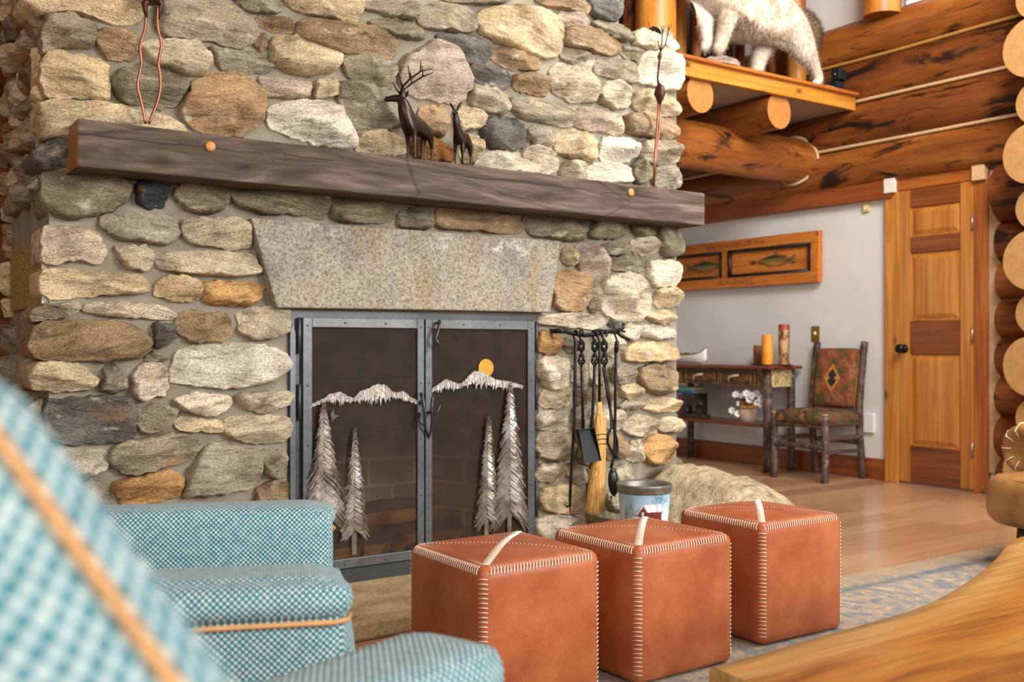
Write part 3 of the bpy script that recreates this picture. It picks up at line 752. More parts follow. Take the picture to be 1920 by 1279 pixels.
# hearth slab
def hearth_m():
    t = NT('hearth_stone'); v = t.coord('Object', (1, 1.8, 1), jitter=False); n = t.noise(v, 5, 5, .6); f = t.noise(v, 70, 4, .7)
    c = t.ramp(n, [(.3, srgb('#8f7a58')), (.55, srgb('#b49d76')), (.75, srgb('#c4b393'))]); c = t.mix(.8, c, t.ramp(f, [(.3, BW(.55)), (.7, BW(1.25))]), 'MULTIPLY')
    t.base(c); t.pr(.7, 0, .3); t.bump(t.math('ADD', n, t.math('MULTIPLY', f, .4)), .6, .01); return t.m
HST = hearth_m()
hf = [(XL+.1, 2.985), (1.0, 2.95), (1.5, 2.97), (2.0, 2.95), (2.5, 2.975), (2.9, 2.955), (3.0, 2.99), (3.01, YF+.01), (XL+.1, YF+.01)]
o = MB().prism(hf, 'z', 0, HZ).build('hearth_slab', HST, fp); bevel(o, .012)
# ---- firebox of sooty brick
def brick_mat():
    t = NT('sooty_brick'); tc = t.n('ShaderNodeTexCoord'); sx = t.n('ShaderNodeSeparateXYZ'); t.l(tc.outputs['Object'], sx.inputs[0])
    cb = t.n('ShaderNodeCombineXYZ'); t.l(t.math('ADD', sx.outputs[0], sx.outputs[1]), cb.inputs[0]); t.l(sx.outputs[2], cb.inputs[1])
    br = t.n('ShaderNodeTexBrick'); br.inputs['Scale'].default_value = 1; br.inputs['Brick Width'].default_value = .23; br.inputs['Row Height'].default_value = .115; br.inputs['Mortar Size'].default_value = .006
    br.inputs['Color1'].default_value = srgb('#8a735a'); br.inputs['Color2'].default_value = srgb('#a08a6c'); br.inputs['Mortar'].default_value = srgb('#c0ad90'); t.l(cb.outputs[0], br.inputs[0])
    n = t.noise(tc.outputs['Object'], 3.2, 4); soot = t.math('ADD', t.math('MULTIPLY', sx.outputs[2], 1.35), t.math('MULTIPLY', n, .5))
    c = t.mix(t.ramp(soot, [(.60, BW(0)), (1.05, BW(.93))]), br.outputs['Color'], srgb('#15110f')); t.base(c); t.pr(.9, 0, .1); t.bump(br.outputs['Fac'], -.5, .006); return t.m
BRICK = brick_mat()
fb = MB(); iy = YF+.5; a0, a1 = ox0+.03, ox1-.03; b0, b1 = ox0+.22, ox1-.22
fb.add([(a0, YF+.03, HZ), (b0, iy, HZ), (b0, iy, oz1), (a0, YF+.03, oz1)], [(0, 1, 2, 3)])
fb.add([(b0, iy, HZ), (b1, iy, HZ), (b1, iy, oz1), (b0, iy, oz1)], [(0, 1, 2, 3)])
fb.add([(b1, iy, HZ), (a1, YF+.03, HZ), (a1, YF+.03, oz1), (b1, iy, oz1)], [(0, 1, 2, 3)])
fb.add([(a0, YF+.03, HZ), (a1, YF+.03, HZ), (b1, iy, HZ), (b0, iy, HZ)], [(0, 1, 2, 3)])
fb.add([(a0, YF+.03, oz1), (a1, YF+.03, oz1), (b1, iy, oz1), (b0, iy, oz1)], [(0, 1, 2, 3)])
o = fb.build('firebox', BRICK, fp); mod(o, 'SOLIDIFY', thickness=.01, offset=-1)
# ---- metal surround and doors
YM = YF-.012
def metal_mat(name, col, rough=.42):
    t = NT(name); v = t.coord('Object', jitter=False); n = t.noise(v, 5, 4); f = t.noise(v, 60, 3)
    c = srgb(col); t.base(t.mix(.5, t.ramp(n, [(.3, tuple(x*.75 for x in c[:3])+(1,)), (.7, tuple(x*1.3 for x in c[:3])+(1,))]), t.ramp(f, [(.3, BW(.7)), (.7, BW(1.2))]), 'MULTIPLY')); t.pr(rough, .55, .5); return t.m
IRON = metal_mat('dark_iron', '#5d6062'); IROND = metal_mat('darker_iron', '#46494b')
X = lambda px, py=800, Y=YM: onY(px, py, Y).x
Z = lambda px, py, Y=YM: onY(px, py, Y).z
x0, x1, xd0, xdm, xd1 = X(541), X(1012), X(566), X(794), X(1000)
zt, zb = Z(780, 586), HZ; zdt, zdb = Z(780, 599), Z(700, 1058)
su = MB()
su.box((x0, YM+.008, zb), (xd0, YM+.022, zt)); su.box((xd1, YM+.008, zb), (x1, YM+.022, zt)); su.box((xd0, YM+.008, zdt), (xd1, YM+.022, zt)); su.box((xd0, YM+.008, zb), (xd1, YM+.022, zdb))
o = su.build('metal_surround', IROND, fp)
sb = MB().box((xd0-.02, YM-.004, zb), (xd1+.02, YM+.02, zdb-.004)).build('sill_plate', IROND, fp)
def screen_mat():
    t = NT('fire_mesh'); v = t.coord('Object', jitter=False)
    n = t.noise(v, 14, 3); t.base(t.ramp(n, [(.3, srgb('#33271f')), (.7, srgb('#43352b'))])); t.pr(.6, .2, .3)
    tr = t.n('ShaderNodeBsdfTransparent'); mx = t.n('ShaderNodeMixShader'); out = t.t.nodes['Material Output']
    sx = t.n('ShaderNodeSeparateXYZ'); t.l(v, sx.inputs[0])
    w = t.math('ADD', t.math('SINE', t.math('MULTIPLY', sx.outputs[0], 1300)), t.math('SINE', t.math('MULTIPLY', sx.outputs[2], 1300)))
    f = t.math('MULTIPLY_ADD', w, .12, .50)
    t.l(f, mx.inputs[0]); t.l(tr.outputs[0], mx.inputs[1]); t.l(t.b.outputs[0], mx.inputs[2]); t.l(mx.outputs[0], out.inputs[0]); return t.m
MESHM = screen_mat()
SILV = plain('brushed_silver', '#d6d3cd', .35, .45, var=.45, scale=90)
def feather():
    t = NT('burnished_steel'); v = t.coord('Object', (1, 1, 1), jitter=False); n = t.noise(v, 9, 4); f = t.noise(v, 150, 3)
    c = t.ramp(n, [(.3, srgb('#52463c')), (.5, srgb('#7c7268')), (.7, srgb('#aca79e'))]); t.base(t.mix(.5, c, t.ramp(f, [(.3, BW(.6)), (.7, BW(1.3))]), 'MULTIPLY')); t.pr(.38, .7); return t.m
FEATH = feather()
GOLD = plain('brass_disc', '#b5862a', .45, .35, var=.08)
def fir(parent, px, ptop, pbot, ptrunk, hw, seed, lean=0.0):
    """cut-metal fir tree: overlapping ragged needles either side of a trunk"""
    r_ = random.Random(seed); a, b, c = onY(px+lean, ptop, YM-.014), onY(px, pbot, YM-.014), onY(px, ptrunk, YM-.014)
    H = a.z-b.z; wm = hw; m = MB(); y0 = YM-.012
    n = int(H/.006)
    for k in range(n):
        t = k/n; z = a.z-H*t; env = wm*(.06+.94*t**.85)*(1 if t < .93 else 1-(t-.93)*4)
        env *= .72+.28*((k*.37*1.0) % 1.0)*1.0
        x = a.x+(b.x-a.x)*t
        for sgn in (-1, 1):
            for rep in range(2):
                l = env*r_.uniform(.75, 1.08); dz = l*r_.uniform(.75, 1.15); w = .0035+.003*t; yy = y0-r_.uniform(0, .010)
                p0 = Vector((x+sgn*l*.02, yy, z+r_.uniform(-.004, .004))); p1 = p0+Vector((sgn*l, -r_.uniform(0, .006), -dz)); mid = p0.lerp(p1, .55)+Vector((sgn*l*.04, -.003, dz*.10))
                q = Vector((w*.7, 0, w*.7*sgn)); m.add([p0-q*.5, p0+q*.5, mid+q, p1+q*.3, p1-q*.3, mid-q], [(0, 1, 2, 5), (5, 2, 3, 4)])
    o = m.build('fir_tree', FEATH, parent)
    tk = MB().box((c.x-.010, y0-.003, c.z), (c.x+.010, y0+.003, b.z+.08)); tk.build('tree_trunk', FEATH, o); return o
def ridge(parent, pts, seed):
    """ragged snow-ridge strip, pts = (px, py_top, thickness px)"""
    r_ = random.Random(seed); top = []; bot = []
    P = catmull(pts, 8, False)
    for i, (x, y, h) in enumerate(P):
        top.append(onY(x, y+r_.uniform(-1.2, 1.2), YM-.012)); bot.append(onY(x+r_.uniform(-1, 1), y+h*(.72 if i % 2 else 1.12)*r_.uniform(.7, 1.15)+2, YM-.012))
    m = MB(); n = len(top)
    for i in range(n-1):
        yo = lambda k: YM-.012-.006*abs(math.sin(k*1.9))
        m.add([(top[i].x, yo(i), top[i].z), (top[i+1].x, yo(i+1), top[i+1].z), (bot[i+1].x, YM-.011, bot[i+1].z), (bot[i].x, YM-.011, bot[i].z)], [(0, 1, 2, 3)])
    o = m.build('mountain_ridge', SILV, parent); mod(o, 'SOLIDIFY', thickness=.003); return o
TWIG = plain('forged_twig', '#4c4c4d', .35, .7, var=.4, scale=90)
def twig(parent, name, lines, Yo=.045):
    m = MB()
    for ln in lines:
        pts = [onY(x, y, YM-d) for x, y, d in ln]; m.tube(pts, [.0068*(1-.45*i/(len(pts)-1)) for i in range(len(pts))], 8)
    return m.build(name, TWIG, parent, True)
def fdoor(xa, xb, left):
    d = bpy.data.objects.new('fire_screen_door', None); C.objects.link(d); d.parent = fp
    fwl, fwr = (.036, .030) if left else (.030, .036); ft = .036
    for a, b in (((xa, YM-.012, zdb), (xa+fwl, YM+.004, zdt)), ((xb-fwr, YM-.012, zdb), (xb, YM+.004, zdt)), ((xa+fwl, YM-.011, zdt-ft), (xb-fwr, YM+.004, zdt)), ((xa+fwl, YM-.011, zdb), (xb-fwr, YM+.004, zdb+ft))):
        o = MB().box(a, b).build('door_frame', IRON, d); bevel(o, .002)
    MB().add([(xa+fwl-.01, YM-.002, zdb+.02), (xb-fwr+.01, YM-.002, zdb+.02), (xb-fwr+.01, YM-.002, zdt-.02), (xa+fwl-.01, YM-.002, zdt-.02)], [(0, 1, 2, 3)]).build('mesh_screen', MESHM, d)
    def rivet(x, z): MB().ball((x, YM-.012, z), .0042, 8, 5).build('rivet', IRON, d, True)
    for k in range(5):
        z = zdb+.03+(zdt-zdb-.06)*k/4
        for x in (xa+fwl/2, xb-fwr/2): rivet(x, z)
    for k in (1, 2): rivet(xa+(xb-xa)*k/3, zdt-ft/2); rivet(xa+(xb-xa)*k/3, zdb+ft/2)
    return d
dl = fdoor(xd0, xdm-.003, True); dr = fdoor(xdm+.003, xd1, False)
hx = X(559)
for d, x in ((dl, xd0-.012), (dr, xd1+.012)):
    for pz in ((.60, .74), (.12, .28), (.86, 1.0)): MB().tube([(x, YM-.006, zdb+(zdt-zdb)*pz[0]), (x, YM-.006, zdb+(zdt-zdb)*pz[1])], .007, 10).build('hinge', IROND, d, True)
o = MB().prism([(xd0-.046, Z(556, 1000)), (xd0-.026, Z(556, 1000)), (xd0-.026, Z(556, 625)), (xd0-.036, Z(556, 608)), (xd0-.046, Z(556, 625))], 'y', YM-.004, YM+.01).build('hinge_strap', IRON, fp)
ridge(dl, [(582, 760, 3), (605, 748, 6), (620, 738, 14), (637, 735, 20), (652, 743, 10), (664, 745, 6), (675, 734, 18), (690, 729, 22), (704, 721, 30), (722, 723, 28), (738, 736, 8), (755, 734, 16), (768, 744, 8), (782, 752, 4)], 3)
ridge(dr, [(809, 730, 3), (818, 722, 10), (836, 712, 18), (855, 719, 10), (868, 716, 8), (880, 703, 20), (897, 695, 28), (915, 705, 20), (935, 713, 14), (950, 715, 14), (965, 718, 8), (980, 723, 4)], 4)
fir(dl, 609, 755, 965, 1010, .098, 5, -4); fir(dl, 664, 803, 993, 1040, .066, 6)
fir(dr, 955, 718, 962, 1003, .108, 7); fir(dr, 912, 776, 972, 1008, .068, 8, 3)
s_ = onY(911, 690, YM-.008); o = MB().lathe([(.0365, -.002), (.0365, .002)], n=40).xf(Matrix.Translation((s_.x, YM-.008, s_.z)) @ Matrix.Rotation(PI/2, 4, 'X')).build('sun_disc', GOLD, dr)
bd = onY(624, 780, YM-.02); o = MB().add([(bd.x-.012, bd.y, bd.z+.006), (bd.x+.002, bd.y, bd.z+.026), (bd.x+.006, bd.y, bd.z+.004), (bd.x+.028, bd.y, bd.z+.0), (bd.x+.004, bd.y, bd.z-.010), (bd.x-.004, bd.y, bd.z-.024)], [(0, 1, 2, 3, 4, 5)]).build('bird_ornament', TWIG, dl); mod(o, 'SOLIDIFY', thickness=.004)
twig(dl, 'twig_handle', [[(789, 737, .03), (794, 752, .045), (796, 775, .045), (797, 800, .035), (803, 818, .02)], [(786, 775, .02), (788, 790, .04), (795, 800, .045)], [(790, 752, .012), (790, 762, .045)]])
twig(dr, 'twig_handle', [[(811, 745, .05), (809, 765, .05), (810, 790, .045), (807, 812, .03), (804, 820, .015)], [(811, 778, .045), (820, 772, .055), (826, 760, .06)], [(803, 773, .01), (810, 774, .05)]])
twig(fp, 'damper_twig', [[(824, 602, .03), (822, 618, .05), (817, 636, .05), (813, 657, .045)], [(817, 636, .05), (825, 650, .05)], [(818, 605, .0), (823, 606, .04)]])
# brass mesh vent on the chimney's left side
XV = onY(78, 510, YF+.03).x
vy0, vy1 = YF+.03, onX(19, 510, XV).y
vt = NT('brass_mesh'); _v = vt.coord('Object', jitter=False); vo = vt.n('ShaderNodeTexVoronoi'); vo.inputs['Scale'].default_value = 120; vt.l(_v, vo.inputs[0])
vt.base(vt.ramp(vo.outputs['Distance'], [(.2, srgb('#4a3d1c')), (.6, srgb('#c9b878'))])); vt.pr(.5, .5); vt.bump(vo.outputs['Distance'], .5, .004)
zt_, zb_ = onX(72, 452, XV).z, onX(72, 573, XV).z
MB().box((XV, vy0, zb_), (XL+.02, vy1, zt_)).build('vent_grille', vt.m, fp)
MB().box((XV-.001, vy0-.008, zb_+.0), (XV+.02, vy0, zt_+.01)).build('vent_edge', plain('galvanized', '#b9b4ac', .4, .5), fp)
rebase(fp, ((XL+XR)/2, YF+.3, 0))
# ---- mantel
MANT = NT('weathered_beam'); _v = MANT.coord('Object', (1.4, 10, 10)); _n = MANT.noise(_v, 1.6, 6, .6, 1.4)
_c = MANT.ramp(_n, [(.28, srgb('#2e231d')), (.5, srgb('#55463d')), (.72, srgb('#77675c'))]); _n2 = MANT.noise(MANT.coord('Object', (4, 90, 90)), 1, 3)
_c = MANT.mix(.5, _c, MANT.ramp(_n2, [(.3, BW(.55)), (.7, BW(1.3))]), 'MULTIPLY')
_vo = MANT.n('ShaderNodeTexVoronoi'); _vo.feature = 'DISTANCE_TO_EDGE'; _vo.inputs['Scale'].default_value = 1; MANT.l(MANT.coord('Object', (1.1, 3.5, 3.5)), _vo.inputs[0])
_sx = MANT.n('ShaderNodeSeparateXYZ'); _tc = MANT.n('ShaderNodeTexCoord'); MANT.l(_tc.outputs['Object'], _sx.inputs[0])
_cn = MANT.noise(MANT.coord('Object', (2.2, 0, 0), jitter=False), 1, 4, .6); _ln = MANT.math('ABSOLUTE', MANT.math('SUBTRACT', _sx.outputs[2], MANT.math('MULTIPLY_ADD', MANT.math('SUBTRACT', _cn, .5), .05, .028)))
_mk = MANT.noise(MANT.coord('Object', (1.4, 0, 0), (0, 0, 0), jitter=False), 1, 2); _ln = MANT.math('ADD', _ln, MANT.math('MULTIPLY', MANT.math('GREATER_THAN', _mk, .52), .02))
_c = MANT.mix(MANT.ramp(_ln, [(.0012, BW(.85)), (.0022, BW(0))]), _c, srgb('#17100c'))
_kv = MANT.n('ShaderNodeTexVoronoi'); _kv.inputs['Scale'].default_value = 1; MANT.l(MANT.coord('Object', (2.3, 4.5, 4.5)), _kv.inputs[0]); _c = MANT.mix(MANT.ramp(_kv.outputs['Distance'], [(.05, BW(.75)), (.16, BW(0))]), _c, srgb('#2a1d17'))
MANT.base(MANT.mix(.7, _c, MANT.ramp(_vo.outputs['Distance'], [(0, BW(.25)), (.012, BW(1))]), 'MULTIPLY')); MANT.pr(.7, 0, .25); MANT.bump(_n, .3, .01)
mt = thing('mantel_beam', 'long weathered grey-brown timber mantel across the stone fireplace', 'mantel')
YMA = YF-.182; ma, mb_ = onY(145, 270, YMA).x, onY(1322, 390, YMA).x; mzt, mzb = 1.658, 1.509
o = board('beam', (ma, (YMA+YF+.03)/2, (mzt+mzb)/2), (mb_, (YMA+YF+.03)/2, (mzt+mzb)/2), mzt-mzb, YF+.03-YMA, MANT.m, mt, (0, 0, 1), .006)
o.data.materials.append(plain('warm_lit_sawn_end', '#8c6138', .6))  # sawn left end, with warm light painted into its orange-brown
for p_ in o.data.polygons:
    if p_.normal.x < -.5: p_.material_index = 1
PEG = plain('oak_peg', '#b8823f', .5)
for px, py in ((394, 275), (1182, 361)):
    q = onY(px, py, YMA); MB().lathe([(.0165, -.03), (.0165, .006), (.013, .009)], n=18).xf(Matrix.Translation(q) @ Matrix.Rotation(PI/2, 4, 'X')).build('wooden_peg', PEG, mt, True)
rebase(mt, ((ma+mb_)/2, YF-.08, mzb))
# ------------------------------------------------------------------ boulder, mantel ornaments, tools
def own_stone(name, outline, H, base, col, seed, parent=None, back=.01, fn=None, axes=None, amp=1.0, pxv=None):
    global SV, SF, SC, SP
    SV, SF, SC, SP = [], [], [], []
    ax, ay, nr = axes or (XA, Vector((0, 1, 0)), ZA)
    stone(outline, Vector(base), ax, ay, nr, col, seed, H, back, amp, pxv)
    if fn: SV = [fn(Vector(v)) for v in SV]
    me = bpy.data.meshes.new(name); me.from_pydata(SV, [], SF)
    ca = me.color_attributes.new('Col', 'FLOAT_COLOR', 'POINT'); ca.data.foreach_set('color', [x for c in SC for x in c])
    sa = me.attributes.new('sp', 'FLOAT_VECTOR', 'POINT'); sa.data.foreach_set('vector', [x for c in SP for x in c])
    bm = bmesh.new(); bm.from_mesh(me); bmesh.ops.recalc_face_normals(bm, faces=bm.faces); bm.to_mesh(me); bm.free()
    return link(name, me, STONE, parent, True)
def bfn(v):
    t = max(0, min(1, (v.x-3.2)/1.0)); v.z = max(.002, v.z*(1.0-.70*t**1.4)); return v
bo = own_stone('boulder', [(2.995, 3.40), (3.06, 3.30), (3.17, 3.16), (3.27, 3.03), (3.5, 2.98), (3.75, 3.09), (4.0, 3.29), (4.17, 3.5), (4.10, 3.68), (3.82, 3.82), (3.58, 3.86), (3.50, 3.7), (3.46, 3.46), (3.28, 3.43), (3.10, 3.44)], .43, (0, 0, 0), srgb('#b0a083'), 4243, None, .0, bfn, None, .55, 6.0)
tag(bo, 'large rounded tan boulder at the right end of the hearth, behind the rightmost leather cube', 'boulder')
BRONZE = plain('dark_bronze', '#33231c', .32, .55, var=.3, scale=60)
COPPER = plain('copper_rod', '#96604a', .35, .8, var=.15, scale=40)
COPD = plain('dark_copper', '#4a2e22', .45, .6, var=.4, scale=40)
def on_mantel(px, Y): return onY(px, 260, Y).x
def fig(name, label, cat, px, Y, pyfoot, pts, edges, scale, extra=None, rz=0):
    """bronze animal: pts in local metres (x forward, z up)"""
    t = thing(name, label, cat, (onY(px, pyfoot, Y).x, Y, mzt), rz)
    skin('body', [(p[0]*scale, p[1]*scale, p[2]*scale, p[3]*scale, (p[4] if len(p) > 4 else p[3])*scale) for p in pts], edges, BRONZE, t, 2)
    if extra: extra(t, scale)
    return t
ELK = [(-.02, 0, .60, .115, .13), (.16, 0, .60, .12, .15), (-.22, 0, .61, .10, .12), (-.31, 0, .60, .07), (.28, -.01, .70, .14, .16), (.33, -.02, .83, .125, .14), (.36, -.04, .95, .10, .11), (.40, -.08, 1.03, .08, .085), (.48, -.21, 1.02, .052, .056), (.53, -.31, 1.0, .040, .044),
       (.20, .075, .45, .05), (.20, .085, .25, .024), (.205, .085, .03, .020), (.20, -.075, .45, .05), (.17, -.085, .25, .024), (.18, -.085, .03, .020),
       (-.25, .07, .46, .07), (-.30, .075, .27, .026), (-.27, .075, .03, .020), (-.25, -.07, .46, .07), (-.22, -.075, .28, .026), (-.19, -.075, .03, .020), (-.36, 0, .56, .02)]
ELKE = [(0, 1), (0, 2), (2, 3), (1, 4), (4, 5), (5, 6), (6, 7), (7, 8), (8, 9), (1, 10), (10, 11), (11, 12), (1, 13), (13, 14), (14, 15), (2, 16), (16, 17), (17, 18), (2, 19), (19, 20), (20, 21), (3, 22)]
def antlers(t, s):
    for sy in (-1, 1):
        hd, sd_ = Vector((.53, -.85, 0)), Vector((.85, .53, 0)); A = lambda f, s_, z: hd*f+sd_*(s_*sy)+Vector((0, 0, z))
        m = MB(); b = Vector((.40, -.07, 1.09))+sd_*.035*sy; main = [b, b+A(-.05, .06, .10), b+A(-.18, .11, .22), b+A(-.36, .13, .34), b+A(-.55, .08, .40)]
        m.tube([p*s for p in main], [.020*s, .020*s, .018*s, .014*s, .007*s], 8)
        for q, d in ((0, (.12, .02, .17)), (1, (.07, .03, .20)), (2, (.03, .04, .20)), (3, (.0, .02, .16))):
            p = main[q]; d = A(d[0], d[1], d[2]); m.tube([p*s, (p+d*.6)*s, (p+d+Vector((-.0, 0, .02)))*s], [.014*s, .012*s, .005*s], 7)
        m.build('antler', BRONZE, t, True)
    ears(t, s, 1.05, .38, .07)
def ears(t, s, z, x, l):
    for sy in (-1, 1):
        M = Matrix.Translation(Vector((x, .06*sy, z+l*.5))*s) @ Matrix.Rotation(-.55*sy, 4, 'X')
        MB().ball((0, 0, 0), (.018*s, .026*s, l*s), 10, 8, mat=M).build('ear', BRONZE, t, True)
fig('elk_figurine', 'dark bronze bull elk figurine with antlers on the timber mantel', 'figurine', 784, YMA+.075, 294, ELK, ELKE, .225, antlers, PI*1.13)
DOE = [p for p in ELK]; DOE[4] = (.28, 0, .66, .09, .11); DOE[5] = (.36, 0, .81, .075, .09); DOE[6] = (.39, 0, .94, .06, .066); DOE[8] = (.52, 0, .98, .03, .035); DOE[9] = (.58, 0, .95, .024, .026); DOE[7] = (.43, 0, 1.02, .048, .05)
fig('deer_figurine', 'dark bronze doe figurine with upright ears on the timber mantel, right of the elk', 'figurine', 867, YMA+.075, 303, DOE, ELKE, .200, lambda t, s: ears(t, s, 1.05, .40, .115), PI*1.22)
# herons of copper
def heron(px, Y, label, wide, pyb):
    x = on_mantel(px, Y); t = thing('heron_sculpture', label, 'sculpture', (x, Y, mzt)); return t, x
YH = YMA+.07
t = thing('heron_sculpture', 'tall copper heron sculpture with two wavy legs at the left end of the mantel', 'sculpture', (onY(276, 232, YH).x, YH, mzt))
B = t.location
def rel(px, py, Y): return onY(px, py, Y)-B
for ln in ([(273, 232), (268, 205), (263, 183), (258, 162), (261, 140), (265, 118), (263, 95), (264, 78), (271, 58), (274, 30), (276, 5)], [(279, 232), (288, 210), (297, 185), (301, 160), (300, 138), (297, 118), (301, 95), (302, 78), (297, 58), (295, 35), (297, 5)]):
    MB().tube([rel(a, b, YH) for a, b in catmull(ln, 3, False)], .0048, 8).build('leg', COPPER, t, True)
bd = MB()
bd.tube([rel(275, 34, YH), rel(272, 20, YH), rel(271, 8, YH), rel(284, -6, YH)], [.0055, .010, .016, .02], 12, flat=.7)
bd.tube([rel(297, 36, YH), rel(300, 20, YH), rel(302, 8, YH), rel(286, -6, YH)], [.0055, .010, .016, .02], 12, flat=.7)
bd.tube([rel(284, 6, YH), rel(284, -5, YH), rel(284, -30, YH), rel(276, -75, YH), rel(268, -110, YH)], [.030, .050, .062, .052, .02], 16, flat=.6)
bd.tube([rel(290, -40, YH), rel(312, -90, YH), rel(300, -150, YH), rel(330, -190, YH), rel(365, -185, YH)], [.03, .018, .013, .014, .003], 10)
bd.build('body', COPD, t, True)
t = thing('heron_sculpture', 'slender copper heron sculpture with wiry crest at the right end of the mantel', 'sculpture', (onY(1226, 348, YH).x, YH, mzt)); B = t.location
for ln in ([(1225, 348), (1228, 290), (1232, 240), (1235, 195)], [(1226, 348), (1230, 290), (1236, 240), (1238, 195)]):
    MB().tube([rel(a, b, YH) for a, b in ln], .0048, 8).build('leg', COPPER, t, True)
bd = MB(); bd.tube([rel(1236, 197, YH), rel(1237, 188, YH), rel(1237, 176, YH), rel(1237, 163, YH), rel(1235, 156, YH)], [.006, .016, .030, .022, .006], 14, flat=.8)
bd.tube([rel(1235, 160, YH), rel(1233, 146, YH), rel(1235, 128, YH), rel(1237, 112, YH), rel(1237, 106, YH), rel(1238, 97, YH)], [.005, .005, .005, .006, .011, .004], 10)
bd.build('body', COPD, t, True)
cr = MB()
for ln in ([(1238, 97), (1241, 80), (1242, 62), (1240, 48)], [(1242, 62), (1246, 48)], [(1238, 97), (1248, 82), (1252, 65), (1254, 45)], [(1253, 58), (1260, 44)], [(1238, 95), (1235, 85), (1234, 76)], [(1248, 84), (1254, 88)]):
    cr.tube([rel(a, b, YH) for a, b in ln], [.0032]*(len(ln)-1)+[.0018], 6)
cr.build('wire_crest', COPD, t, True)
# ---- wall rack and tools
YR = YF-.105
rk = thing('tool_rack', 'black forged twig rack on the stones right of the fire doors', 'rack'); m = MB()
for ln, r in (([(1043, 619), (1056, 621), (1073, 625), (1096, 629), (1115, 627), (1140, 622), (1158, 619), (1168, 615), (1170, 606)], .010), ([(1140, 622), (1157, 624), (1165, 631), (1180, 638)], .007), ([(1160, 619), (1172, 622)], .006)):
    m.tube([onY(a, b, YR) for a, b in ln], [r*(1-.4*abs(i/(len(ln)-1)-.4)) for i in range(len(ln))], 9)
m.build('twig_bar', BLK, rk, True)
for px, py in ((1142, 622), (1060, 622)):
    p = onY(px, py, YR); MB().tube([p, p+Vector((0, .13, .005))], [.009, .011], 10).build('wall_stud', BLK, rk, True)
rebase(rk, onY(1105, 626, YR))
def hanging(name, label, cat, build, base):
    t = thing(name, label, cat, group=None); build(t); rebase(t, onY(*base, YT)); return t
YT = YR-.012
P_ = lambda x, y, d=0: onY(x, y, YT-d)
def rod(t, pts, r=.0062, name='rod', tip=None):
    n = len(pts); MB().tube([P_(*p) for p in pts], [r]*(n-1)+[tip or r], 8).build(name, BLK, t, True)
def hook(t, x, y=627):
    c = onY(x, y, YR); MB().tube([c+Vector((0, .016*math.sin(a), .016*math.cos(a))) for a in [(-2.2+4.4*i/10) for i in range(11)]]+[P_(x, y+14)], .0042, 7).build('hook', BLK, t, True)
def basket(t, x, y0, y1, name='basket_handle'):
    m = MB(); a, b = P_(x, y0), P_(x, y1)
    for k in range(4):
        m.tube([a.lerp(b, i/14)+Vector((.015*math.sin(PI*((i/14*2) % 1.0001))*math.cos(k*PI/2+i*.5), .012*math.sin(PI*((i/14*2) % 1.0001))*math.sin(k*PI/2+i*.5), 0)) for i in range(15)], .0042, 6)
    m.build(name, BLK, t, True)
def poker(t):
    hook(t, 1079); rod(t, [(1079, 640), (1078, 700), (1077, 790), (1072, 870), (1069, 930), (1069, 962)], .0068, 'rod', .002); rod(t, [(1070, 948), (1062, 950), (1058, 945)], .005, 'barb', .002); rod(t, [(1079, 690), (1074, 692), (1072, 686)], .003, 'curl')
hanging('fire_poker', 'long black iron poker with a barb, leftmost tool on the twig rack', 'poker', poker, (1078, 800))
def shovel(t):
    hook(t, 1090); basket(t, 1090, 636, 688); rod(t, [(1090, 686), (1092, 740), (1093, 808)])
    m = MB(); q = [P_(1080, 806, .02), P_(1107, 803, .02), P_(1124, 864, .05), P_(1096, 870, .05)]
    m.add(q, [(0, 1, 2, 3)]); up = Vector((.0, -.025, .004))
    m.add([q[0], q[3], q[3]+Vector((-.004, -.006, 0)), q[0]+up], [(0, 1, 2, 3)]); m.add([q[1], q[2], q[2]+Vector((.004, -.006, 0)), q[1]+up], [(0, 1, 2, 3)]); m.add([q[0], q[1], q[1]+up, q[0]+up], [(0, 1, 2, 3)])
    o = m.build('pan', plain('shovel_steel', '#2b2b2d', .35, .7), t); mod(o, 'SOLIDIFY', thickness=.003)
hanging('ash_shovel', 'black ash shovel with a twisted handle hanging on the twig rack beside the broom', 'shovel', shovel, (1093, 800))
def poker2(t):
    hook(t, 1115, 627); basket(t, 1115, 636, 688); rod(t, [(1115, 686), (1113, 740), (1109, 810), (1107, 880)], .0068, 'rod', .003)
hanging('fire_poker', 'black iron poker hanging behind the broom and shovel on the twig rack', 'poker', poker2, (1111, 800))
STRAW = NT('broom_straw'); _v = STRAW.coord('Object', (220, 220, 5), jitter=False); _n = STRAW.noise(_v, 1, 3, .6); STRAW.base(STRAW.ramp(_n, [(.3, srgb('#9a6a30')), (.5, srgb('#c9974f')), (.7, srgb('#e2bb78'))])); STRAW.pr(.7); STRAW.bump(_n, .8, .006); STRAW = STRAW.m
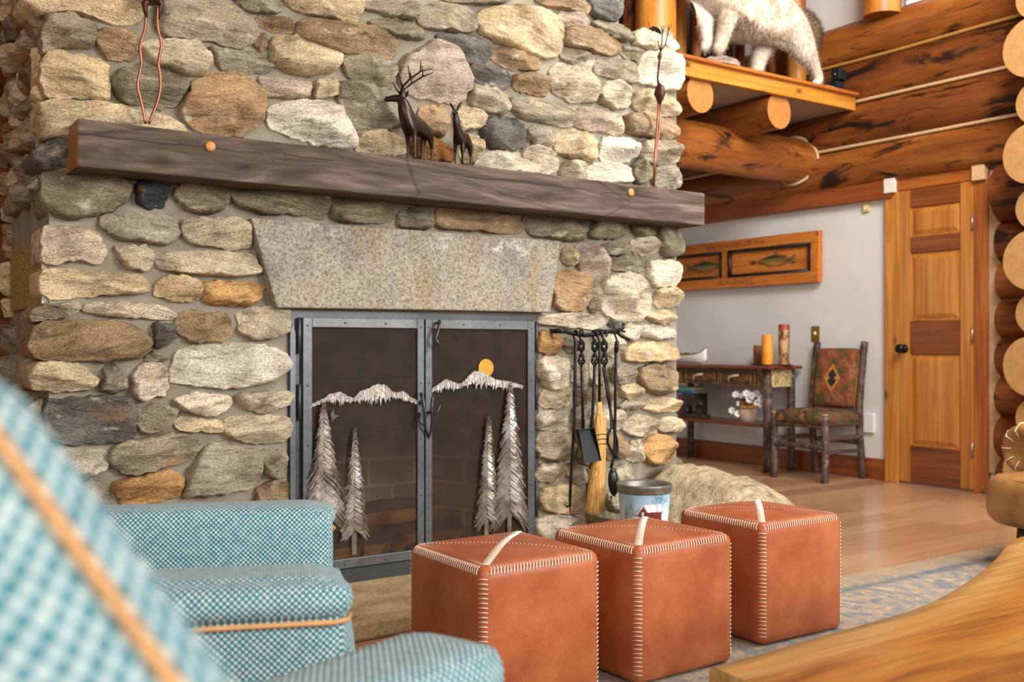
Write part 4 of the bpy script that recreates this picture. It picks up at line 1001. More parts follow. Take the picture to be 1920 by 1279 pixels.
def broom(t):
    hook(t, 1124); rod(t, [(1124, 640), (1124, 758)])
    m = MB(); sec = [(1124, 754, .011), (1124, 764, .013), (1124, 775, .014), (1125, 783, .024), (1125, 800, .030), (1124, 838, .031), (1121, 880, .036), (1117, 930, .044), (1116, 958, .048)]
    rs = []
    for x, y, r in sec:
        c = P_(x, y, .012); rs.append([c+Vector((r*math.cos(a)*(1+.05*math.sin(a*9)), .62*r*math.sin(a), .004*math.sin(a*7) if y > 950 else 0)) for a in [2*PI*k/36 for k in range(36)]])
    m.rings(rs); m.build('bristles', STRAW, t, True)
    m = MB()
    for k in range(60):
        r_ = random.Random(k); a = r_.uniform(-.95, .95); x = 1118+a*18
        m.tube([P_(1123+a*8, 840, .012+.02*(1-a*a)), P_(1120+a*14, 900, .014+.024*(1-a*a)), P_(x, 955+r_.uniform(-4, 12), .014+.028*(1-a*a))], [.0014, .0014, .0009], 4)
    m.build('loose_straws', STRAW, t)
    for y in (814, 823, 832):
        c = P_(1124, y, .012); MB().tube([c+Vector((.0325*math.cos(a), .021*math.sin(a), .002*math.sin(a*3))) for a in [2*PI*k/24 for k in range(25)]], .0018, 6).build('binding', BLK, t, True)
hanging('hearth_broom', 'straw hearth broom with black bindings hanging on the twig rack', 'broom', broom, (1120, 860))
def tongs(t):
    hook(t, 1133); basket(t, 1133, 636, 688)
    rod(t, [(1131, 688), (1140, 745), (1150, 800), (1157, 828), (1158, 845), (1154, 858), (1149, 864)], .006, 'tong_arm', .003)
    rod(t, [(1134, 688), (1143, 745), (1147, 800, .012), (1140, 815, .012), (1139, 830, .012), (1147, 848, .012), (1156, 858, .012), (1160, 861, .012)], .006, 'tong_arm', .003)
hanging('fire_tongs', 'black iron fire tongs with crossed arms hanging between broom and ladle', 'tongs', tongs, (1146, 780))
def ladle(t):
    hook(t, 1157, 625); rod(t, [(1157, 640), (1155, 660)], .010); rod(t, [(1155, 655), (1154, 730), (1153, 800), (1152, 850), (1149, 866), (1145, 878)], .0066); rod(t, [(1154, 690), (1150, 690), (1149, 685), (1151, 682)], .003, 'curl')
    c = P_(1150, 904, .02); MB().ball((0, 0, 0), (.024, .022, .062), 18, 12, mat=Matrix.Translation(c) @ Matrix.Rotation(-.08, 4, 'Y')).build('bowl', plain('ladle_iron', '#39393b', .3, .75), t, True)
    rod(t, [(1146, 930), (1146, 945)], .004, 'tip', .001)
hanging('iron_ladle', 'black iron ladle with a long bowl, rightmost tool on the twig rack', 'ladle', ladle, (1153, 780))
# ---- painted bucket
bk = thing('painted_bucket', 'galvanized bucket painted with a snowy red barn scene standing by the boulder', 'bucket')
by_, brz = 3.20, .378; bx = onY(1208, 905, by_).x
GALV = plain('galvanized_rim', '#7d7a72', .45, .6, var=.3, scale=25)
def bucket_mat():
    t = NT('painted_sky'); tc = t.n('ShaderNodeTexCoord'); n = t.noise(tc.outputs['Object'], 9, 4); sx = t.n('ShaderNodeSeparateXYZ'); t.l(tc.outputs['Object'], sx.inputs[0])
    c = t.ramp(t.math('MULTIPLY_ADD', n, .16, t.math('MULTIPLY', sx.outputs[2], 3.0)), [(.25, srgb('#d9e2e6')), (.62, srgb('#cfe0ea')), (.80, srgb('#a9cbe0')), (1.0, srgb('#7fb0cf'))])
    t.base(c); t.pr(.5); return t.m
rT, rB, hB = .114, .082, brz-HZ
MB().lathe([(rB-.004, .004), (rT-.012, hB-.004), (rT, hB), (rT+.004, hB-.002)], n=40, cap=False).build('inner_wall', GALV, bk, True)
o = MB().lathe([(.001, 0), (rB, 0), (rT-.004, hB-.032)], n=48).build('bucket_body', bucket_mat(), bk); smooth_angle(o)
MB().lathe([(rT-.004, hB-.036), (rT+.001, hB-.028), (rT+.001, hB-.012), (rT+.005, hB-.004), (rT+.001, hB+.003), (rT-.005, hB-.002)], n=48, cap=False).build('rim_band', GALV, bk, True)
MB().lathe([(.001, hB-.040), (rT-.008, hB-.036)], n=30).build('ash_fill', plain('ash', '#a09c94', .9, var=.4, scale=60), bk)
# painted scene as thin raised paint on the curved wall
u2 = Vector((-bx, -by_, 0)).normalized(); ang0 = math.atan2(u2.y, u2.x)
def onb(u, z, off=.0012):
    """u metres to the right around the wall as seen from the room, z height"""
    r = rB+(rT-.004-rB)*z/(hB-.032)+off; a = ang0+u/r; return (r*math.cos(a), r*math.sin(a), z)
def paint(name, polys, col, off=.0012):
    m = MB()
    for pl in polys:
        P = [onb(u, z, off) for u, z in pl]; m.add(P, [tuple(range(len(P)))])
    return m.build(name, plain(name, col, .6, var=.15, scale=120), bk)
zb0 = .176
def strip(u0, u1, z0a, z1a, n=8, sk=0): return [[(u0+(u1-u0)*k/n, z0a+sk*k/n), (u0+(u1-u0)*(k+1)/n, z0a+sk*(k+1)/n), (u0+(u1-u0)*(k+1)/n, z1a+sk*(k+1)/n), (u0+(u1-u0)*k/n, z1a+sk*k/n)] for k in range(n)]
paint('painted_snow', strip(-.13, .13, .005, .155, 20), '#dfe3e6', .0008)
paint('painted_barn', strip(.012, .078, zb0-.02, zb0+.032, 6)+[[(-.024, zb0-.02), (.012, zb0-.02), (.012, zb0+.03), (-.006, zb0+.055), (-.024, zb0+.028)]], '#7d2320')
paint('painted_snow_roof', [[(-.002, zb0+.062), (.014, zb0+.030), (.030, zb0+.032), (.030, zb0+.064)]]+strip(.030, .082, zb0+.032, zb0+.064, 5)+[[(-.034, zb0+.024), (-.028, zb0+.021), (-.002, zb0+.056), (-.002, zb0+.063)]], '#e8edf0', .002)
paint('painted_barn_door', [[(-.016, zb0-.02), (.004, zb0-.02), (.004, zb0+.015), (-.016, zb0+.015)]]+[[(.018+.012*k, zb0-.02), (.0195+.012*k, zb0-.02), (.0195+.012*k, zb0+.032), (.018+.012*k, zb0+.032)] for k in range(5)], '#2a1512', .0018)
tw = []
def tree2(u, z, h, seed):
    r_ = random.Random(seed)
    def br(u0, z0, l, a, w, d):
        u1, z1 = u0+l*math.sin(a), z0+l*math.cos(a); px, pz = w*math.cos(a), -w*math.sin(a)
        tw.append([(u0-px, z0-pz), (u0+px, z0+pz), (u1+px*.6, z1+pz*.6), (u1-px*.6, z1-pz*.6)])
        if d: [br(u0+(u1-u0)*f, z0+(z1-z0)*f, l*r_.uniform(.5, .75), a+r_.uniform(.25, .8)*s, w*.65, d-1) for f, s in ((.55, -1), (.75, 1), (1, r_.choice((-1, 1))*.4))]
    br(u, z, h, 0, .0011, 4)
for a_ in ((-.045, .135, .055, 1), (-.062, .135, .045, 4), (.055, .205, .04, 2), (.080, .20, .045, 3)):
    tw = []; tree2(*a_); paint('painted_tree', tw, '#4d5560', .0022)
paint('painted_spruce', [[(-.088+.006*s*(1-k/9), .13+.011*k), (-.088, .13+.011*k+.016), (-.088-.006*s*(1-k/9), .13+.011*k)] for k in range(9) for s in (1,)], '#24352c', .002)
bk.location = (bx, by_, HZ)
# ---- firewood inside
FW_ = wood('split_firewood', '#9a5d25', '#c98a45', '#e0ab68', (3, 30, 30)); BARK = plain('bark', '#3a2a20', .9, var=.5, scale=40, bump=.6)
def firewood(p0, p1, r, label, seed):
    r_ = random.Random(seed); L = (Vector(p1)-Vector(p0)).length; pts = [(r*math.cos(a)*r_.uniform(.85, 1.1), r*math.sin(a)*r_.uniform(.85, 1.1)) for a in (.3, .9, 1.6, 2.3, 3.0, 4.6)]
    m = MB(); rs = [[(L*k/6, y+r_.uniform(-.003, .003), z+r_.uniform(-.003, .003)) for y, z in pts] for k in range(7)]; m.rings(rs)
    n = len(pts)
    o = m.build('firewood_log', [FW_, BARK]); o.matrix_local = axis_matrix(p0, p1)
    for p in o.data.polygons:
        if len(p.vertices) == 4 and abs(p.normal.x) < .5 and p.normal.z > .1: p.material_index = 1
    return tag(o, label, 'firewood', 'split logs in the firebox')
gx = (xd0+xd1)/2
firewood((gx-.42, YF+.15, .165), (gx-.02, YF+.15, .165), .052, 'split log lying low at the left of the firebox', 1)
firewood((gx-.06, YF+.285, .165), (gx+.32, YF+.27, .165), .052, 'split log lying at the right behind the centre bar of the fire doors', 2)
firewood((gx-.32, YF+.20, .278), (gx+.18, YF+.24, .278), .055, 'split log resting on top of the other two in the firebox', 3)
gr = thing('fire_grate', 'black iron grate holding the logs in the firebox', 'grate')
for k in range(6):
    x = gx-.36+k*.13; MB().tube([(x, YF+.08, .17), (x, YF+.10, .10), (x, YF+.34, .10), (x, YF+.36, .2)], .008, 7).build('bar', BLK, gr, True)
for y in (YF+.12, YF+.32): MB().tube([(gx-.40, y, .088), (gx+.33, y, .088)], .008, 7).build('cross_bar', BLK, gr, True)
for x in (gx-.38, gx+.31):
    for y in (YF+.12, YF+.32): MB().tube([(x, y, HZ), (x, y, .09)], .008, 7).build('foot', BLK, gr, True)
rebase(gr, (gx, YF+.2, HZ))
# ------------------------------------------------------------------ rounded boxes, ottomans, rug, table, chairs
def rbox(sx, sy, sz, r, n=10, bulge=(0, 0, 0), c=(0, 0, 0)):
    """rounded box, centre c, optional face bulges; returns MB"""
    m = MB(); h = Vector((sx, sy, sz))/2; vid = {}
    def pt(u):
        p = Vector((u[0]*h.x, u[1]*h.y, u[2]*h.z)); q = Vector([max(-h[i]+r, min(h[i]-r, p[i])) for i in range(3)]); d = p-q
        if d.length > 1e-9: p = q+d.normalized()*r
        for i in range(3):
            j, k = (i+1) % 3, (i+2) % 3
            if bulge[i]: p[i] += bulge[i]*(p[i]/h[i])*max(0, 1-(p[j]/h[j])**2)*max(0, 1-(p[k]/h[k])**2)
        return p+Vector(c)
    g = []
    ks = [-1+2*k/n for k in range(n+1)]
    # denser near the edges
    ks = [math.copysign(abs(k)**.72, k) if k else 0 for k in ks]
    for ax in range(3):
        for s in (-1, 1):
            ids = []
            for a in ks:
                row = []
                for b in ks:
                    u = [0, 0, 0]; u[ax] = s; u[(ax+1) % 3] = a; u[(ax+2) % 3] = b; key = tuple(round(x, 5) for x in u)
                    if key not in vid: vid[key] = len(m.v); m.v.append(tuple(pt(u)))
                    row.append(vid[key])
                ids.append(row)
            for i in range(n):
                for j in range(n):
                    f = [ids[i][j], ids[i+1][j], ids[i+1][j+1], ids[i][j+1]]; m.f.append(f if s > 0 else f[::-1]); m.mi.append(0)
    return m
def leather(name, dark, mid, light, rough=.38):
    t = NT(name); v = t.coord(); n = t.noise(v, 7, 5, .6); f = t.noise(v, 220, 3); w = t.noise(v, 3, 3, .5, 1.5)
    c = t.ramp(n, [(.3, srgb(dark)), (.52, srgb(mid)), (.72, srgb(light))]); c = t.mix(.25, c, t.ramp(f, [(.3, BW(.6)), (.7, BW(1.2))]), 'MULTIPLY')
    t.base(c); t.pr(rough, 0, .45); t.bump(t.math('ADD', t.math('MULTIPLY', f, .2), t.math('MULTIPLY', w, 1.5)), .18, .01); return t.m
COGN = leather('cognac_leather', '#9a4e2c', '#ae6038', '#bc7048')
THREAD = plain('white_lacing', '#e2d6c6', .7, var=.08, scale=90)
OW, OH = .385, .385
def ottoman(label, loc, rz):
    t = thing('ottoman', label, 'ottoman', loc, rz, 'leather cube ottomans'); R_ = .022; h = OW/2
    zf = lambda x, y: OH+.013*max(0, 1-(x/h)**2)*max(0, 1-(y/h)**2)
    rbox(OW, OW, OH, R_, 16, (.004, .004, .0), (0, 0, OH/2)).build('cube_body', COGN, t, True)
    for v in t.children[0].data.vertices:
        if v.co.z > OH-.004: v.co.z = zf(v.co.x, v.co.y)
    N = 33; e = .0018
    for sx, sy in ((0, -1), (0, 1), (-1, 0), (1, 0)):
        m = MB()
        for k in range(N):
            s = -h+.03+(OW-.06)*k/(N-1)
            for_ = lambda a, out, z: Vector((a if sx == 0 else sx*out, a if sy == 0 else sy*out, z))
            m.tube([for_(s+.006, h-.026, OH+e), for_(s+.001, h-.007, OH-.004), for_(s-.004, h+e*.6, OH-.013), for_(s-.007, h+e, OH-.020)], .0014, 5)
        m.build('edge_lacing', THREAD, t, True)
    for sx in (-1, 1):
        for sy in (-1, 1):
            m = MB()
            for k in range(28):
                z = .03+(OH-.06)*k/27
                m.tube([(sx*(h-.016), sy*(h+e), z), (sx*(h-.005), sy*(h-.005), z+.001), (sx*(h+e), sy*(h-.016), z)], .0014, 5)
            m.build('corner_lacing', THREAD, t, True)
    # laced strip across the diagonal, fine stitches across the other
    d = Vector((1, 1, 0)).normalized(); q = Vector((-1, 1, 0)).normalized(); m = MB(); L = h*1.414-.036; n = 40
    sp_ = MB(); sp_.rings([[q*.0125+d*(-L+2*L*k/30)+Vector((0, 0, zf(*(q*.0125+d*(-L+2*L*k/30))[:2])+.0008)), -q*.0125+d*(-L+2*L*k/30)+Vector((0, 0, zf(*(-q*.0125+d*(-L+2*L*k/30))[:2])+.0008))] for k in range(31)], False, False).build('diagonal_strip', plain('pale_strip', '#b98f78', .6) if 'pale_strip' not in bpy.data.materials else bpy.data.materials['pale_strip'], t)
    for k in range(n):
        a = -L+2*L*k/(n-1); p = d*a
        m.tube([p+q*.011+Vector((0, 0, zf(*(p+q*.011)[:2])+.0012)), p+d*.002+Vector((0, 0, zf(*p[:2])+.0016)), p-q*.011+d*.003+Vector((0, 0, zf(*(p-q*.011)[:2])+.0012))], .0013, 5)
    m.build('diagonal_lacing', THREAD, t, True)
    m = MB()
    for k in range(44):
        a = -L+2*L*k/43
        if abs(a) > .016:
            p = q*a; m.tube([p-d*.003+Vector((0, 0, zf(*p[:2])+.0005)), p+Vector((0, 0, zf(*p[:2])+.002)), p+d*.003+Vector((0, 0, zf(*p[:2])+.0005))], .0010, 4)
    m.build('fine_stitching', THREAD, t); return t
RZ = .011
OT = ottoman('cognac leather cube ottoman nearest the blue armchairs, leftmost of three', (1.378+.19, 2.144+.19, RZ), 0)
for lb, x, y, a in (('cognac leather cube ottoman between two others, in front of the painted bucket', 1.868+.19, 2.119+.19, .015), ('cognac leather cube ottoman in front of the boulder, rightmost of three', 2.447+.19, 2.172+.19, -.02)):
    c = copy_tree(OT); c.location = (x, y, RZ); c.rotation_euler.z = a; c['label'] = lb
# ---- rug
def rug_mat():
    t = NT('faded_rug'); v = t.coord('Object', jitter=False); sx = t.n('ShaderNodeSeparateXYZ'); t.l(v, sx.inputs[0])
    wv = t.n('ShaderNodeTexNoise'); wv.inputs['Scale'].default_value = 5; t.l(v, wv.inputs[0]); ad = t.n('ShaderNodeVectorMath', operation='ADD'); s = t.n('ShaderNodeVectorMath', operation='SCALE'); s.inputs['Scale'].default_value = .3; t.l(wv.outputs['Color'], s.inputs[0]); t.l(v, ad.inputs[0]); t.l(s.outputs[0], ad.inputs[1])
    vo = t.n('ShaderNodeTexVoronoi'); vo.inputs['Scale'].default_value = 13; vo.feature = 'SMOOTH_F1'; t.l(ad.outputs[0], vo.inputs[0])
    n = t.noise(ad.outputs[0], 19, 5, .7); f = t.noise(t.coord('Object', (1, 3, 1), jitter=False), 130, 3, .7)
    c = t.ramp(n, [(.32, srgb('#7f8b93')), (.47, srgb('#a59e93')), (.56, srgb('#b7a48c')), (.68, srgb('#cabba3'))])
    c = t.mix(t.ramp(vo.outputs['Distance'], [(.26, BW(.6)), (.42, BW(0))]), c, srgb('#74828d'))
    d = t.math('MINIMUM', t.math('SUBTRACT', 2.665, sx.outputs[1]), t.math('SUBTRACT', 4.58, sx.outputs[0]))
    c = t.mix(t.ramp(d, [(.10, BW(.7)), (.13, BW(0))]), c, srgb('#b29a7c'))
    c = t.mix(t.ramp(d, [(.12, BW(0)), (.15, BW(.6)), (.17, BW(.6)), (.2, BW(0))]), c, srgb('#5f6c78'))
    c = t.mix(.8, c, t.ramp(f, [(.3, BW(.55)), (.7, BW(1.25))]), 'MULTIPLY'); t.base(c); t.pr(.95, 0, .05); t.bump(f, .5, .006); return t.m
rg = thing('area_rug', 'faded blue and beige rug with fringed end under the leather cubes', 'rug', (2.8, .8, 0))
o = MB().box((1.25-2.8, -1.5-.8, .001), (4.58-2.8, 2.665-.8, .010)).build('pile', rug_mat(), rg)
o.location = (0, 0, 0)
# the rug's pattern is laid out in room coordinates
for v in o.data.vertices: v.co.x += 2.8; v.co.y += .8
o.location = (-2.8, -.8, 0)
m = MB(); r_ = random.Random(3)
for k in range(380):
    y = -1.49+4.15*k/379; m.tube([(4.575, y, .006), (4.60+r_.uniform(-.004, .004), y+r_.uniform(-.006, .006), .009), (4.635+r_.uniform(-.012, .012), y+r_.uniform(-.012, .012), .003)], [.003, .0026, .0015], 4)
fr = m.build('fringe', plain('rug_fringe', '#b8a68a', .9), rg); fr['kind'] = 'stuff'; fr.location = (-2.8, -.8, 0)
# ---- live-edge coffee table
TZ = .43
tb = thing('coffee_table', 'live-edge honey wood slab coffee table in the near right corner', 'table')
edge = [onZ(x, y, TZ) for x, y in ((1328, 1247), (1400, 1228), (1500, 1199), (1600, 1171), (1700, 1142), (1770, 1111), (1830, 1073), (1868, 1040), (1890, 1012), (1925, 1000))]
TS = NT('live_edge_slab'); _v = TS.coord('Object', (1.0, 5.5, 5.5), (0, 0, -.06), jitter=False); _n = TS.noise(_v, 1.5, 5, .55, 1.6)
_c = TS.ramp(_n, [(.24, srgb('#4a240c')), (.36, srgb('#8d4f17')), (.5, srgb('#bd7826')), (.62, srgb('#c98a38')), (.78, srgb('#d8a354'))])
_at = TS.n('ShaderNodeAttribute', attribute_name='sap'); _sp = TS.ramp(TS.noise(TS.coord('Object', (1.6, 16, 16), (0, 0, -.06), jitter=False), 1.4, 5, .6, .8), [(.3, srgb('#b98444')), (.5, srgb('#d0a05a')), (.7, srgb('#ddb676'))])
_c = TS.mix(_at.outputs['Fac'], _c, _sp); _f = TS.noise(TS.coord('Object', (3, 130, 130), (0, 0, -.06), jitter=False), 1, 3)
_c = TS.mix(.6, _c, TS.ramp(_f, [(.3, BW(.55)), (.7, BW(1.25))]), 'MULTIPLY'); TS.base(_c); TS.pr(.34, 0, .5, .15); TS.bump(_f, .12, .004)
# slab: lengthwise grid between the two natural edges, so the pale sapwood follows the far edge
backE = catmull([(p.x, p.y) for p in edge]+[(3.02, 1.60)], 6, False)
fr_ = catmull([(1.13, .40), (1.5, .36), (2.0, .42), (2.5, .40), (2.9, .52), (3.1, .75)], 10, False)
def res(c, n):
    L = [0]
    for i in range(len(c)-1): L.append(L[-1]+math.dist(c[i], c[i+1]))
    out = []; j = 0
    for k in range(n+1):
        s = L[-1]*k/n
        while j < len(c)-2 and L[j+1] < s: j += 1
        t = (s-L[j])/max(1e-9, L[j+1]-L[j]); out.append(Vector((c[j][0]+(c[j+1][0]-c[j][0])*t, c[j][1]+(c[j+1][1]-c[j][1])*t)))
    return out
NL = 60; Bk, Fr = res(backE, NL), res(fr_, NL); prof = [(.035, -.065), (.006, -.05), (0, -.02), (.004, -.005), (.012, 0), (.04, 0), (.07, 0), (.095, 0), (.13, 0), (.3, 0), (.5, 0)]
m = MB(); sap = []; cols = []
for k in range(NL+1):
    d = (Fr[k]-Bk[k]); L = d.length; d.normalize(); col = []
    half = [(o_, z_) for o_, z_ in prof if o_ < L*.45]
    full = [(o_, z_, o_) for o_, z_ in prof[:9]]+[(L*.4, 0, 9), (L*.6, 0, 9)]+[(L-o_, z_, o_) for o_, z_ in prof[8::-1]]
    for o_, z_, e_ in full: col.append((*(Bk[k]+d*o_), TZ+z_)); sap.append(1 if e_ < .05 else (.85 if e_ < .08 else (.35 if e_ < .1 else 0)))
    cols.append(col)
m.rings(cols, True); o = m.build('slab_top', TS.m, tb); smooth_angle(o, .6)
sat = o.data.attributes.new('sap', 'FLOAT', 'POINT')
for i, v in enumerate(sap): sat.data[i].value = v*.9
for x in (1.6, 2.65):
    o = rbox(.12, .5, TZ-.065-RZ, .012, 4, (0, 0, 0), (x, .85, RZ+(TZ-.065-RZ)/2)).build('leg', wood('table_leg', '#5a3213', '#7a4a1e', '#90602c'), tb)
rebase(tb, (2.1, .85, RZ))
# ---- woven armchairs
def weave_mat():
    t = NT('teal_weave'); uv = t.n('ShaderNodeUVMap', uv_map='UVMap'); mp = t.n('ShaderNodeMapping'); mp.inputs['Rotation'].default_value = (0, 0, PI/4); t.l(uv.outputs[0], mp.inputs[0])
    sx = t.n('ShaderNodeSeparateXYZ'); t.l(mp.outputs[0], sx.inputs[0]); k = 2*PI/.0072
    a, b = t.math('SINE', t.math('MULTIPLY', sx.outputs[0], k)), t.math('SINE', t.math('MULTIPLY', sx.outputs[1], k))
    s = t.math('MULTIPLY_ADD', t.math('ADD', a, b), .25, .5); nz = t.noise(uv.outputs[0], 60, 3); big = t.noise(uv.outputs[0], 4, 2)
    c = t.ramp(t.math('MULTIPLY_ADD', t.math('SUBTRACT', nz, .5), .5, s), [(.38, srgb('#3a7382')), (.56, srgb('#6396a0')), (.74, srgb('#c9d1cb'))])
    c = t.mix(.4, c, t.ramp(big, [(.3, BW(.85)), (.7, BW(1.1))]), 'MULTIPLY'); t.base(c); t.pr(.85, 0, .15); t.b.inputs['Sheen Weight'].default_value = .15; t.bump(s, .5, .004); return t.m
WEAVE = weave_mat(); PIPE = plain('tan_piping', '#c4935f', .6, var=.08)
DKLEG = plain('dark_leg', '#2c1d15', .4)
def wv(m, name, t): o = m.build(name, WEAVE, t, True); return box_uv(o)
def armchair(label):
    t = thing('armchair', label, 'armchair', group='woven blue armchairs')
    for s in (-1, 1):
        y = .345*s
        wv(rbox(.82, .146, .512, .036, 12, (.0, .003, .003), (.002, y, .351)), 'arm_panel', t)
        p = wv(rbox(.832, .085, .060, .030, 12, (.004, .004, .0), (.0, y+s*.044, .572)), 'arm_pad', t)
        zz = .542; loop = [(-.38, y+s*.078), (.39, y+s*.078), (.410, y+s*.066), (.416, y+s*.03)]
        MB().tube([(a, b, zz) for a, b in loop], .0042, 8).build('piping', PIPE, p, True)
    wv(rbox(.66, .545, .17, .05, 12, (.01, .0, .018), (.10, 0, .385)), 'seat_cushion', t)
    wv(rbox(.72, .56, .21, .02, 6, (0, 0, 0), (.02, 0, .20)), 'seat_base', t)
    # arched back: closed section swept across the width
    ys = [-.415+.83*k/40 for k in range(41)]; rs = []; crest = []
    for y in ys:
        u = abs(y); zc = .945-.012*(u/.025)**2 if u < .025 else .933-1.02*(u-.025)
        zc = max(zc, .615+.02*(1-u/.415))
        k = (zc-.62)/.34; xi = -.20-.155*((zc-.30)/.66); xo = xi-.085+.01*k
        ring = [(-.20, y, .30), (-.235+.0*k, y, .30+(zc-.30)*.45), (xi+.012, y, zc-.035), (xi+.006, y, zc-.010), (xi-.002, y, zc-.001), (xi-.016, y, zc), (xi-.045, y, zc-.008), (xo+.006, y, zc-.028), (xo-.002, y, zc-.06), (xo+.03, y, .40), (-.25, y, .11), (-.20, y, .11)]
        rs.append(ring); crest.append((xi-.024, y, zc+.001))
    bk_ = wv(MB().rings(rs), 'back', t); MB().tube(crest, .0032, 8).build('piping', PIPE, bk_, True)
    for x in (-.24, .34):
        for y in (-.32, .32): MB().lathe([(.018, 0), (.026, .095)], (x, y, 0), 12).build('leg', DKLEG, t, True)
    return t
A1 = armchair('woven teal armchair nearer the fireplace, standing beyond the closest blue armchair')
A1.location = (.437, 1.939, 0); A1.rotation_euler.z = math.radians(-22.5)
A2 = copy_tree(A1); A2['label'] = 'woven blue armchair closest to the camera, its blurred back filling the lower left corner'
A2.location = (.390, .594, 0); A2.rotation_euler.z = math.radians(20)
# ---- leather lounge chair at the right edge
TAN = leather('tan_leather', '#8a6134', '#a67a45', '#bd9460', .35)
lc = thing('lounge_chair', 'tan leather lounge chair with rolled arm cut off by the right edge', 'armchair', (4.50, 2.01, -.0), math.radians(-14))
rbox(.84, .80, .225, .075, 12, (.012, .012, .015), (0, 0, .295)).build('seat', TAN, lc, True)
MB().tube([(-.395, -.30, .382), (-.405, 0, .388), (-.395, .30, .382)], .005, 8).build('seam', TAN, lc, True)
for s in (-1, 1):
    m = MB(); y = .36*s; R1 = .085
    n = 28
    m.rings([[(x, y+rr*math.cos(2*PI*k/n), .500+rr*math.sin(2*PI*k/n)) for k in range(n)] for x, rr in ((-.20, .02), (-.21, .05), (-.225, .07), (-.23, .09), (-.215, .108), (-.18, .115), (.38, .115), (.40, .06))])
    a = m.build('rolled_arm', TAN, lc, True)
    for k in range(9):
        an = 2*PI*k/9; MB().tube([(-.218, y+.052*math.cos(an), .500+.052*math.sin(an)), (-.238, y+.085*math.cos(an), .500+.085*math.sin(an)), (-.20, y+.117*math.cos(an), .500+.117*math.sin(an)), (-.12, y+.118*math.cos(an), .500+.118*math.sin(an))], .0035, 6).build('pleat_piping', plain('cream_piping', '#d8c3a0', .5) if k == 0 and s == -1 else bpy.data.materials['cream_piping'], a, True)
rbox(.16, .80, .55, .07, 10, (.01, 0, .01), (.40, 0, .62)).build('backrest', TAN, lc, True)
for x in (-.27, .33):
    for y in (-.30, .30): MB().tube([(x, y, .23), (x+(.03 if x > 0 else -.03), y, .01)], [.02, .014], 10).build('leg', DKLEG, lc, True)
# ------------------------------------------------------------------ console, its things, chair, panel, switch plates
HICK = wood('hickory_bark', '#2a1d17', '#4b3830', '#7a6558', (2.5, 14, 14), .5, '#8d7c6c', .66, None, 0, .5, 3)
def birch():
    t = NT('birch_bark'); v = t.coord('Object', (1, 1, 1)); n = t.noise(t.coord('Object', (8, 8, 60)), 1, 4, .6); f = t.noise(v, 45, 4, .7)
    c = t.ramp(f, [(.36, srgb('#5a3f22')), (.5, srgb('#b59a62')), (.66, srgb('#d8c696'))]); c = t.mix(t.ramp(n, [(.58, BW(0)), (.66, BW(.7))]), c, srgb('#4a2f18')); t.base(c); t.pr(.6); t.bump(f, .3, .004); return t.m
BIRCH = birch()
def birch2():
    t = NT('dark_birch_bark'); f = t.noise(t.coord('Object', (20, 20, 60)), 1, 5, .7)
    t.base(t.ramp(f, [(.36, srgb('#2f1c0d')), (.5, srgb('#7a5424')), (.64, srgb('#b98a45'))])); t.pr(.5); return t.m
BIRCHD = birch2()
def pole(name, pts, r, parent, mat=None, n=12):
    """slightly crooked hickory pole through world points"""
    pts = catmull([tuple(p) for p in pts], 4, False) if len(pts) > 2 else pts
    rr = [r*(1+.10*noise.noise(Vector((i*.9, r*99, len(name))))) for i in range(len(pts))]
    return MB().tube(pts, rr, n).build(name, mat or HICK, parent, True)
CTOP = wood('cherry_top', '#4a1f0e', '#6e3016', '#8a4520', (1.2, 14, 14), .25, None, .6, None, .3, .05, 3)
cs = thing('console_table', 'rustic hickory console table with two birch-bark drawers against the white wall', 'console table')
cx0, cx1, cyr, cyl, ctz = 5.86, 6.25, 5.16, 6.42, .81
o = board('table_top', (6.055, cyr, ctz-.014), (6.055, cyl, ctz-.014), .028, cx1-cx0, CTOP, cs, (0, 0, 1), .009)
for x in (5.93, 6.20):
    for y in (5.235, 6.33): pole('leg', [(x, y, 0), (x+.004, y-.003, .4), (x, y, ctz-.03)], .034 if x < 6 else .03, cs)
APZ = .652
MB().box((5.945, 5.26, APZ), (6.19, 6.31, ctz-.03)).build('apron', BIRCHD, cs)
o = MB().box((5.95, 5.212, APZ-.004), (6.18, 5.222, ctz-.032)).build('bark_panel', BIRCH, cs)
yb = lambda px: onX(px, 700, 5.94).y
for a, b in ((1353, 1412), (1288, 1344)):
    y0_, y1_ = yb(b), yb(a); dz0, dz1 = APZ+.022, ctz-.055
    d = MB().box((5.925, y0_, dz0), (5.95, y1_, dz1)).build('drawer', BIRCHD, cs)
    for q in ((dz0, dz0+.016), (dz1-.016, dz1)): MB().box((5.918, y0_, q[0]), (5.93, y1_, q[1])).build('twig_edge', HICK, d)
    for y in (y0_+.006, y1_-.006): MB().tube([(5.922, y, dz0-.01), (5.922, y, dz1+.01)], .006, 8).build('twig_edge', plain('twig', '#9a7a52', .6) if 'twig' not in bpy.data.materials else bpy.data.materials['twig'], d, True)
    ym, zm = (y0_+y1_)/2, (dz0+dz1)/2+.008
    MB().tube([(5.905, ym-.05, zm+.012), (5.895, ym, zm+.004), (5.893, ym+.04, zm-.004), (5.90, ym+.055, zm-.025), (5.91, ym+.06, zm-.045)], [.010, .009, .008, .006, .003], 8).build('antler_pull', plain('antler', '#d9bf92', .5) if 'antler' not in bpy.data.materials else bpy.data.materials['antler'], d, True)
for px in (1278, 1348, 1416): y = yb(px); MB().tube([(5.935, y, APZ), (5.935, y, ctz-.03)], .009, 8).build('twig_divider', bpy.data.materials['twig'], cs, True)
o = board('lower_shelf', (6.06, 5.26, .352), (6.06, 6.32, .352), .028, .30, CTOP, cs, (0, 0, 1), .006)
